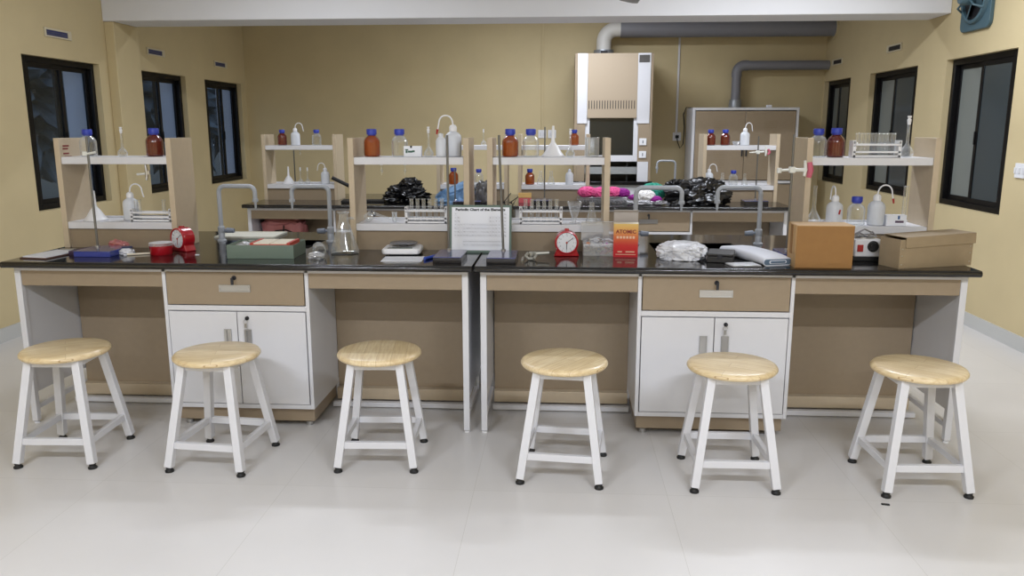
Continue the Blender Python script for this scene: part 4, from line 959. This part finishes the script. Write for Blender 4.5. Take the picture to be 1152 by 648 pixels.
# wire basket with yarn
wb = thing('wire_tray', 'grey wire tray heaped with pink yarn on the rear bench', 'tray', (.36, 7.0, H))
def rect(x, y, z): return [(-x,-y,z),(x,-y,z),(x,y,z),(-x,y,z),(-x,-y,z)]
b = MB()
for x, y, z in ((.19,.14,.006),(.205,.15,.022),(.22,.16,.04)): b.tube(rect(x,y,z), .0035, 6)
for k in range(15): b.tube([(-.19+k*.027,-.14,.006),(-.19+k*.027,.14,.006)], .0025, 6)
for k in range(11): b.tube([(-.2+k*.04,-.15,.04),(-.18+k*.036,-.14,.006)], .0025, 6)
b.build('wire_frame', 'wire', wb)
b = MB()
for k in range(9):
    y = -.12+.028*k; b.tube([(-.2+.4*j/8+.02*random.random(), y+.03*random.random(), .05+.012*random.random()) for j in range(9)], .003, 6)
b.build('loose_wire', 'wire', wb)
def yarn(r, seed, turns=26, tr=.006):
    rnd = random.Random(seed); pts = []
    ax = Vector((1,0,0)); q = 0
    for i in range(turns*12):
        t = i/12*2*PI
        e = Euler((t*.13+seed, t*.071, t*.05)).to_matrix()
        rr = r*(1+.06*math.sin(i*.9))
        p = e @ Vector((rr*math.cos(t), rr*math.sin(t), 0)); pts.append(p)
    return pts
def skein(lab, m, loc, r, seed, sq=.75, name='yarn_ball'):
    t = thing(name, lab, 'yarn', loc)
    b = MB().tube(yarn(r, seed), .0075, 5, T=Matrix.Translation((0,0,r*sq))@Matrix.Diagonal((1.25,1,sq,1)))
    v, f = blob(r*.96*1.2, r*.96, r*.96*sq, seed, .05, 2, 3, False, .05)
    b.add(v, f); b.build('strands', m, t)
    zmin = min(vv.co.z for vv in t.children[0].data.vertices); t.children[0].location.z = -zmin
    return t
for i, (x, y, r, m, lab) in enumerate(((.225, 6.98, .06, 'pink', 'pink yarn ball at the left of the wire tray'), (.33, 6.95, .055, 'pink', 'pink yarn ball in the middle of the wire tray'), (.365, 7.07, .055, 'purple', 'purple yarn ball between pink ones in the wire tray'),
        (.445, 6.98, .058, 'pink', 'pink yarn ball at the right of the wire tray behind the rack post'), (.525, 6.99, .05, 'purple', 'purple yarn ball at the right edge of the wire tray'))):
    skein(lab, m, (x, y, H+.044), r, i*3+2)
skein('white yarn ball on the rear bench right of the wire tray', 'yarnwhite', (.72, 6.97, H), .068, 40, .8)
skein('teal yarn ball behind the white yarn ball', 'teal', (.80, 7.08, H+.0), .085, 44, .9)
skein('small purple yarn ball left of the white yarn ball', 'purple', (.635, 7.02, H), .04, 47, .8)
skein('small purple yarn ball right of the white yarn ball', 'purple', (.815, 6.93, H), .035, 49, .8)
b = MB()
rw = random.Random(5)
for k in range(14):
    y = -.1+.015*k; b.tube([(-.17+.34*j/7, y+.03*rw.random(), .006+.03*rw.random()) for j in range(8)], .003, 6)
tag(b.build('wire_coil', 'wire'), 'tangle of grey wires on the rear bench left of the big black bag', 'wire', loc=(.72, 6.86, H))
s5 = stand('e', 'retort stand with purple base at the right of the rear bench', 1.66, 7.0, 1.68, 7.06, .2, .16, .6, 1.42, 'standblack', 'standsheen')
c3 = thing('rod_clamp', 'white clamp with red grip on the rear right stand', 'clamp', (1.68, 7.06, 1.285))
MB().box(-.014,.014,-.014,.014,-.015,.015).build('boss_head', 'clampwhite', c3, bevel=.003)
MB().tube([(-.07,0,-.004),(.05,-.01,.004)], [.005,.009], 8).build('arm', 'clampwhite', c3)
MB().tube([(.06,-.02,-.03),(.065,-.012,0),(.06,-.02,.05)], [.006,.01,.006], 8).build('jaw', 'clampwhite', c3)
MB().tube([(.085,0,-.02),(.1,0,0),(.085,0,.025)], .01, 8).build('grip', 'clamppink', c3)
stand('f', 'retort stand on the rear bench by the light blue bag', -.80, 6.82, -.905, 6.82, .24, .1, .6, 1.15)
stand('g', 'retort stand with tall rod behind the right tube rack', -.16, 6.98, -.145, 7.03, .15, .2, .6, 1.5)
stand('h', 'retort stand on the rear left bench with plain rod', -2.56, 7.56, -2.56, 7.62, .15, .2, .6, 1.29)
# stool with a pink bag in the rear knee space
dup(s0, (-2.42, 7.0, 0), .1, 'round wooden stool under the rear left bench, below the pink bag')
pg = thing('handbag', 'dusky pink leather bag under the rear left bench', 'bag', (-2.47, 6.99, .512))
v, f = blob(.2, .1, .135, 71, .12, 1.6, 5, True, .03, .6)
MB().add(v, f).build('bag_body', 'purse', pg, smooth=60)
MB().tube([(-.1,-.09,.04),(-.04,-.115,.09),(.05,-.115,.1),(.12,-.09,.07)], .006, 8).tube([(.03,-.118,.06),(.035,-.115,.14)], .006, 8).build('strap', 'rubber', pg)
tag(MB().box(-.06,.06,-.03,.03,0,.2).build('dark_bag_panel', 'carbon', bevel=.01), 'dark pouch standing behind the pink bag on the rear stool', 'pouch', loc=(-2.42, 7.13, .512))

# ------------------------------------------------------------------ fume hood, ducts and cabinet at the back
hd = thing('fume_hood', 'tall beige and white fume hood against the back wall', 'fume hood', (.14, 9.15, 0))
w, d = .86, .75; zt = 2.297
MB().box(0,.03,.0,d,.9,zt).box(w-.03,w,.0,d,.9,zt).box(.03,w-.03,d-.02,d,.9,zt).box(.03,w-.03,.03,d-.02,zt-.02,zt).build('carcass', 'beige', hd, bevel=.003)
MB().box(.14,w-.17,-.005,.03,1.6,zt).build('upper_panel', 'hoodbeige', hd, bevel=.004)
q = MB()
for i in range(18): q.box(.155+i*.0295,.155+i*.0295+.008,-.0065,-.004,1.70,1.79)
q.build('louvre', 'fandark', hd)
MB().box(.03,.14,-.008,.03,1.54,zt).build('left_pilaster', 'white', hd, bevel=.003)
rp = MB().box(w-.17,w-.03,-.008,.03,1.54,zt).build('right_pilaster', 'white', hd, bevel=.003)
MB().box(w-.16,w-.045,-.012,-.008,zt-.1,zt-.02).build('control_display', 'display', rp)
for x0, x1 in ((.03,.12),(w-.15,w-.03)): MB().box(x0,x1,0,.03,.9,1.54).build('side_column', 'beige', hd)
MB().box(w-.15,w-.03,-.004,0,.9,1.12).build('column_cover', 'white', hd)
for z in (1.2, 1.34):
    s = MB().box(w-.135,w-.055,-.012,0,z-.038,z+.038).build('socket_plate', 'polywhite', hd, bevel=.003)
    MB().box(w-.1,w-.09,-.014,-.012,z-.016,z+.016).build('socket_switch', 'inkgrey', s)
sa = MB().box(.12,.17,.02,.045,1.12,1.6).box(w-.2,w-.15,.02,.045,1.12,1.6).box(.17,w-.2,.02,.045,1.12,1.19).build('sash_frame', 'white', hd, bevel=.002)
MB().box(.17,w-.2,.03,.036,1.19,1.6).build('sash_glass', 'hoodglass', sa)
MB().box(.12,w-.15,.05,.12,.98,1.06).build('lower_fascia', 'hoodin', hd); MB().box(.03,w-.03,.6,d-.02,.9,1.6).build('inner_lining', 'hoodin', hd)
MB().box(.12,w-.15,.1,.13,.98,1.02).build('sill_bar', 'white', hd)
MB().box(-.01,w+.02,-.03,d,.86,.9).build('worktop', 'granite', hd, bevel=.004)
cb_ = MB().box(0,w,.02,d,.06,.86).build('base_cabinet', 'white', hd, bevel=.003)
for k in (0,1): MB().box(.02+k*.415,.425+k*.415,.005,.02,.1,.83).build('cabinet_door', 'white', cb_, bevel=.002)
MB().box(.04,w-.04,.06,d-.02,0,.06).build('plinth', 'beige', hd)
MB().tube([(.62,.3,.9),(.62,.3,1.09)]+arc((.585,.3,1.09), .035, 0, 90, 6)+[(.5,.3,1.125),(.46,.3,1.12)], .012, 10).build('gooseneck', 'tapgrey', hd)
MB().lathe([(.15,0),(.15,.02),(.12,.05),(.115,.09)], 28, c=(.341,.65,zt)).build('duct_collar', 'ductcollar', hd)
MB().box(.30,.38,.5,.52,zt+.001,zt+.075).build('damper_plate', 'ink', hd)
# big duct
HX, HY = .481, 9.8
dz = 2.62
ex = thing('exhaust_duct', 'large grey exhaust duct with white elbow above the fume hood', 'duct', (0,0,0))
MB().tube([(HX,HY,zt+.0905),(HX,HY,zt+.12)]+arc((HX+.14,HY,dz-.14), .14, 180, 90, 10)+[(HX+.19,HY,dz)], .085, 24).build('elbow', 'ductwhite', ex)
MB().tube([(HX+.19,HY,dz),(XR-.001,HY,dz)], .094, 28).build('duct_run', 'duct', ex)
MB().rings([[(XR-.012,HY+.13*math.cos(2*PI*j/24),dz+.13*math.sin(2*PI*j/24)) for j in range(24)], [(XR-.001,HY+.13*math.cos(2*PI*j/24),dz+.13*math.sin(2*PI*j/24)) for j in range(24)]]).build('wall_flange', 'wall', ex)
# ventilated cabinet
vc = thing('chemical_cabinet', 'beige and white ventilated chemical cabinet at the back right', 'cabinet', (1.5, 9.5, 0))
w, d, zt2 = 1.2, .47, 1.72
MB().box(0,.03,0,d,0,zt2).box(w-.03,w,0,d,0,zt2).box(.03,w-.03,0,d,zt2-.03,zt2).box(.03,w-.03,0,d,.86,.89).box(.03,w-.03,0,d,.05,.08).box(.03,w-.03,d-.02,d,.05,zt2).build('carcass', 'white', vc, bevel=.002)
for lvl, (z0, z1) in enumerate(((.9, zt2-.04), (.09, .85))):
    for k in (0, 1):
        x0, x1 = (.035, w/2-.002) if k == 0 else (w/2+.002, w-.035)
        dd = MB().box(x0,x1,-.004,.012,z0,z1).build('door', 'beige', vc, bevel=.002)
        q = MB(); xm = (x0+x1)/2
        for i in range(9): q.box(xm-.07,xm+.07,-.0065,-.003,z0+.14+i*.022,z0+.144+i*.022)
        for i in range(7): q.box(xm-.07,xm+.07,-.0065,-.003,z1-.12-i*.022,z1-.116-i*.022)
        q.build('louvre', 'greybox', dd)
        MB().box((x1-.03 if k == 0 else x0+.015),(x1-.015 if k == 0 else x0+.03),-.02,-.004,(z0+z1)/2-.12,(z0+z1)/2+.02).build('handle', 'ink', dd, bevel=.002)
MB().lathe([(.075,0),(.075,.05),(.07,.075),(.07,.1)], 28, c=(.56,.42,zt2)).build('duct_collar', 'ductcollar', vc)
d2 = thing('exhaust_duct', 'slim grey exhaust duct rising from the ventilated cabinet', 'duct', (0,0,0))
VX, VY, vz = 2.06, 9.92, 2.215
MB().tube([(VX,VY,zt2+.1005),(VX,VY,vz-.1)]+arc((VX+.09,VY,vz-.09), .09, 180, 90, 8)+[(XR-.001,VY,vz)], .054, 20).build('duct_run', 'duct', d2)
MB().tube([(VX,VY,vz-.13)]+arc((VX+.09,VY,vz-.09), .09, 180, 90, 8)+[(VX+.13,VY,vz)], .06, 20).build('elbow', 'duct', d2)
tag(MB().box(-.03,.03,-.02,.02,0,.03).build('paper_wad', 'paper', bevel=.006), 'small white wad lying on top of the ventilated cabinet', 'paper', loc=(2.38, 9.6, zt2))
pts = [(1.405,YB-.02,1.385),(1.41,YB-.05,1.33),(1.44,YB-.06,1.25),(1.475,YB-.06,1.3),(1.485,YB-.05,1.5),(1.47,YB-.04,1.65),(1.5,YB-.05,1.735),(1.56,YB-.1,1.728)]
tag(MB().tube(pts, .006, 8).box(1.385,1.425,YB-.04,YB-.0145,1.37,1.405).build('power_cord', 'rubber', smooth=60), 'black power cord from the wall socket to the ventilated cabinet', 'cord')

# ------------------------------------------------------------------ camera, world, view
cam = bpy.data.cameras.new('camera'); co = bpy.data.objects.new('camera', cam); C.objects.link(co)
fpx, pitch, yaw, roll, hc = 899.22, .1964, .0612, -.001, 1.4823
cam.sensor_width = 36; cam.lens = fpx/1152*36; cam.clip_start = .05
co.location = (0, 0, hc)
F = Vector((-math.sin(yaw)*math.cos(pitch), math.cos(yaw)*math.cos(pitch), -math.sin(pitch)))
rt_ = Vector((math.cos(yaw), math.sin(yaw), 0)); up = rt_.cross(F)
r2 = math.cos(roll)*rt_+math.sin(roll)*up; u2 = -math.sin(roll)*rt_+math.cos(roll)*up
co.rotation_euler = Matrix((r2, u2, -F)).transposed().to_euler()
S.camera = co
w_ = bpy.data.worlds.new('dusk sky'); S.world = w_; w_.use_nodes = True
bg = w_.node_tree.nodes['Background']; bg.inputs['Color'].default_value = (.46, .49, .55, 1); bg.inputs['Strength'].default_value = 1.4
S.view_settings.view_transform = 'Standard'; S.view_settings.look = 'None'; S.view_settings.exposure = 0; S.view_settings.gamma = 1
S.view_settings.use_curve_mapping = False
S.cycles.use_denoising = True; S.cycles.max_bounces = 10; S.cycles.transparent_max_bounces = 24
S.cycles.caustics_reflective = False; S.cycles.caustics_refractive = False; S.cycles.sample_clamp_indirect = 4
